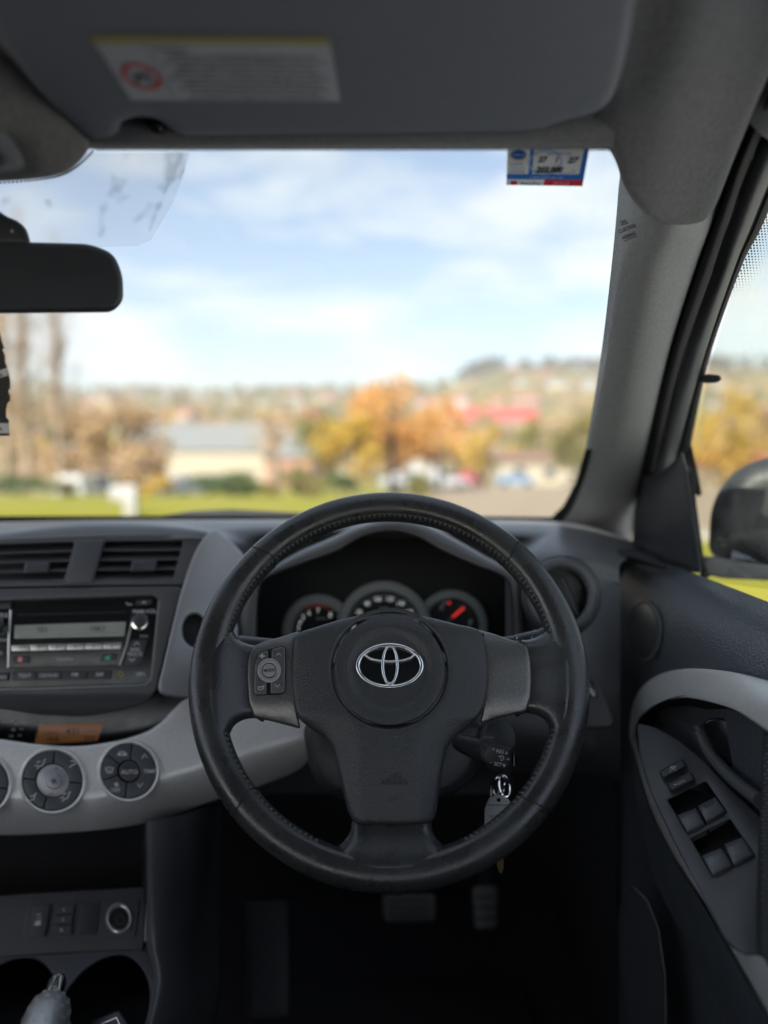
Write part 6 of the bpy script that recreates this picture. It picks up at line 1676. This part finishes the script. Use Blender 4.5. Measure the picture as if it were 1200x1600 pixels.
# ------------------------------------------------------------------ pedals, footrest, seats, passenger side
fw = Z - 1.02
def pedal(name, label, quad, d, r=8):
    t = thing(name, label, 'pedal', P(sum(p[0] for p in quad) / 4, max(p[1] for p in quad), d))
    pp = Pl((quad[0][0], quad[0][1], d), n=(0, -1, 0.5))
    v, f = slab(pp, rr(quad, r), t=0.012, r=0.003); mk('pad', v, f, M['dash'], t)
    cx = sum(p[0] for p in quad) / 4; cy = sum(p[1] for p in quad) / 4
    for k in (-0.25, 0.0, 0.25):
        w = (quad[1][0] - quad[0][0]) * 0.38; y = cy + k * (quad[2][1] - quad[1][1])
        v, f = tube([pp.pt(cx - w, y, .001), pp.pt(cx + w, y, .001)], 0.0018, 6); mk('ridge', v, f, M['rubber'], t)
    v, f = tube([pp.pt(cx, cy, -0.01), pp.pt(cx, cy - 60, -0.10), pp.pt(cx, cy - 130, -0.12)], 0.010, 8); mk('lever', v, f, M['dark'], t)
pedal('brake_pedal', 'wide rubber brake pedal in the dark footwell', [(596, 1398), (680, 1396), (680, 1440), (600, 1441)], 1.30)
pedal('accelerator_pedal', 'narrow accelerator pedal beside the brake in the footwell', [(738, 1385), (776, 1384), (778, 1450), (742, 1453)], 1.28)
FR = Pl((420, 1500, 1.15), n=(0, -1, 0.8))
fr = thing('footrest', 'ribbed black footrest left of the brake pedal', 'footrest', FR.pt(420, 1590, -.02))
v, f = slab(FR, rr([(385, 1410), (450, 1408), (452, 1588), (388, 1592)], 8), t=0.03, r=0.004); mk('plate', v, f, M['dark'], fr)
for k in range(6):
    x = 398 + k * 8.5
    v, f = tube([FR.pt(x, 1420, .001), FR.pt(x, 1580, .001)], 0.0016, 6); mk('rib', v, f, M['dash'], fr)
mt = mk('floor_mat', *rbox((0.02, 1.02, fw + 0.012), (0.24, 0.28, 0.010), 0.006), M['carpet'], label='black carpet floor mat below the pedals', cat='floor mat')
def seat(label, x):  # unseen seats added to keep light out of the footwell
    t = thing('unseen_front_seat', label, 'seat', (x, -0.25, fw))
    v, f = rbox((x, -0.18, fw + 0.30), (0.25, 0.27, 0.09), 0.06, seg=4); mk('cushion', v, f, M['seat'], t)
    v, f = rbox((x, -0.18, fw + 0.12), (0.20, 0.22, 0.12), 0.02); mk('base', v, f, M['dark'], t)
    R = Matrix.Rotation(math.radians(-18), 3, 'X')
    v, f = rbox((x, -0.62, fw + 0.56), (0.25, 0.07, 0.30), 0.06, rot=Matrix.Rotation(math.radians(18), 3, 'X'), seg=4); mk('backrest', v, f, M['seat'], t)
seat('unseen dark cloth driver seat added to shade the footwell', 0.0)
seat('unseen dark cloth passenger seat added to shade the footwell', -0.73)
pd = thing('passenger_door', 'dark passenger door card on the far side of the cabin', 'car door', (-1.09, 0, fw))
v, f = rbox((-1.09, -0.25, Z - 0.58), (0.025, 1.40, 0.44), 0.012); mk('card', v, f, M['door'], pd)
v, f = rbox((-1.055, 0.1, Z - 0.36), (0.03, 0.28, 0.03), 0.012); mk('armrest', v, f, M['armrest'], pd)
pp2 = [[P(-420, 822, 1.17) + V((dx, 0, 0)), V((-0.93 + dx, 0.86, Z + 0.06)), V((-0.88 + dx, 0.58, Z + 0.23)), V((-0.90 + dx, 0.38, Z + 0.27))] for dx in (-0.14, -0.10, -0.05)]
v, f = loft(pp2, 24, 8); mk('passenger_pillar', v, f, M['pillar'], label='pale grey pillar trim on the passenger side of the windscreen', cat='pillar trim')
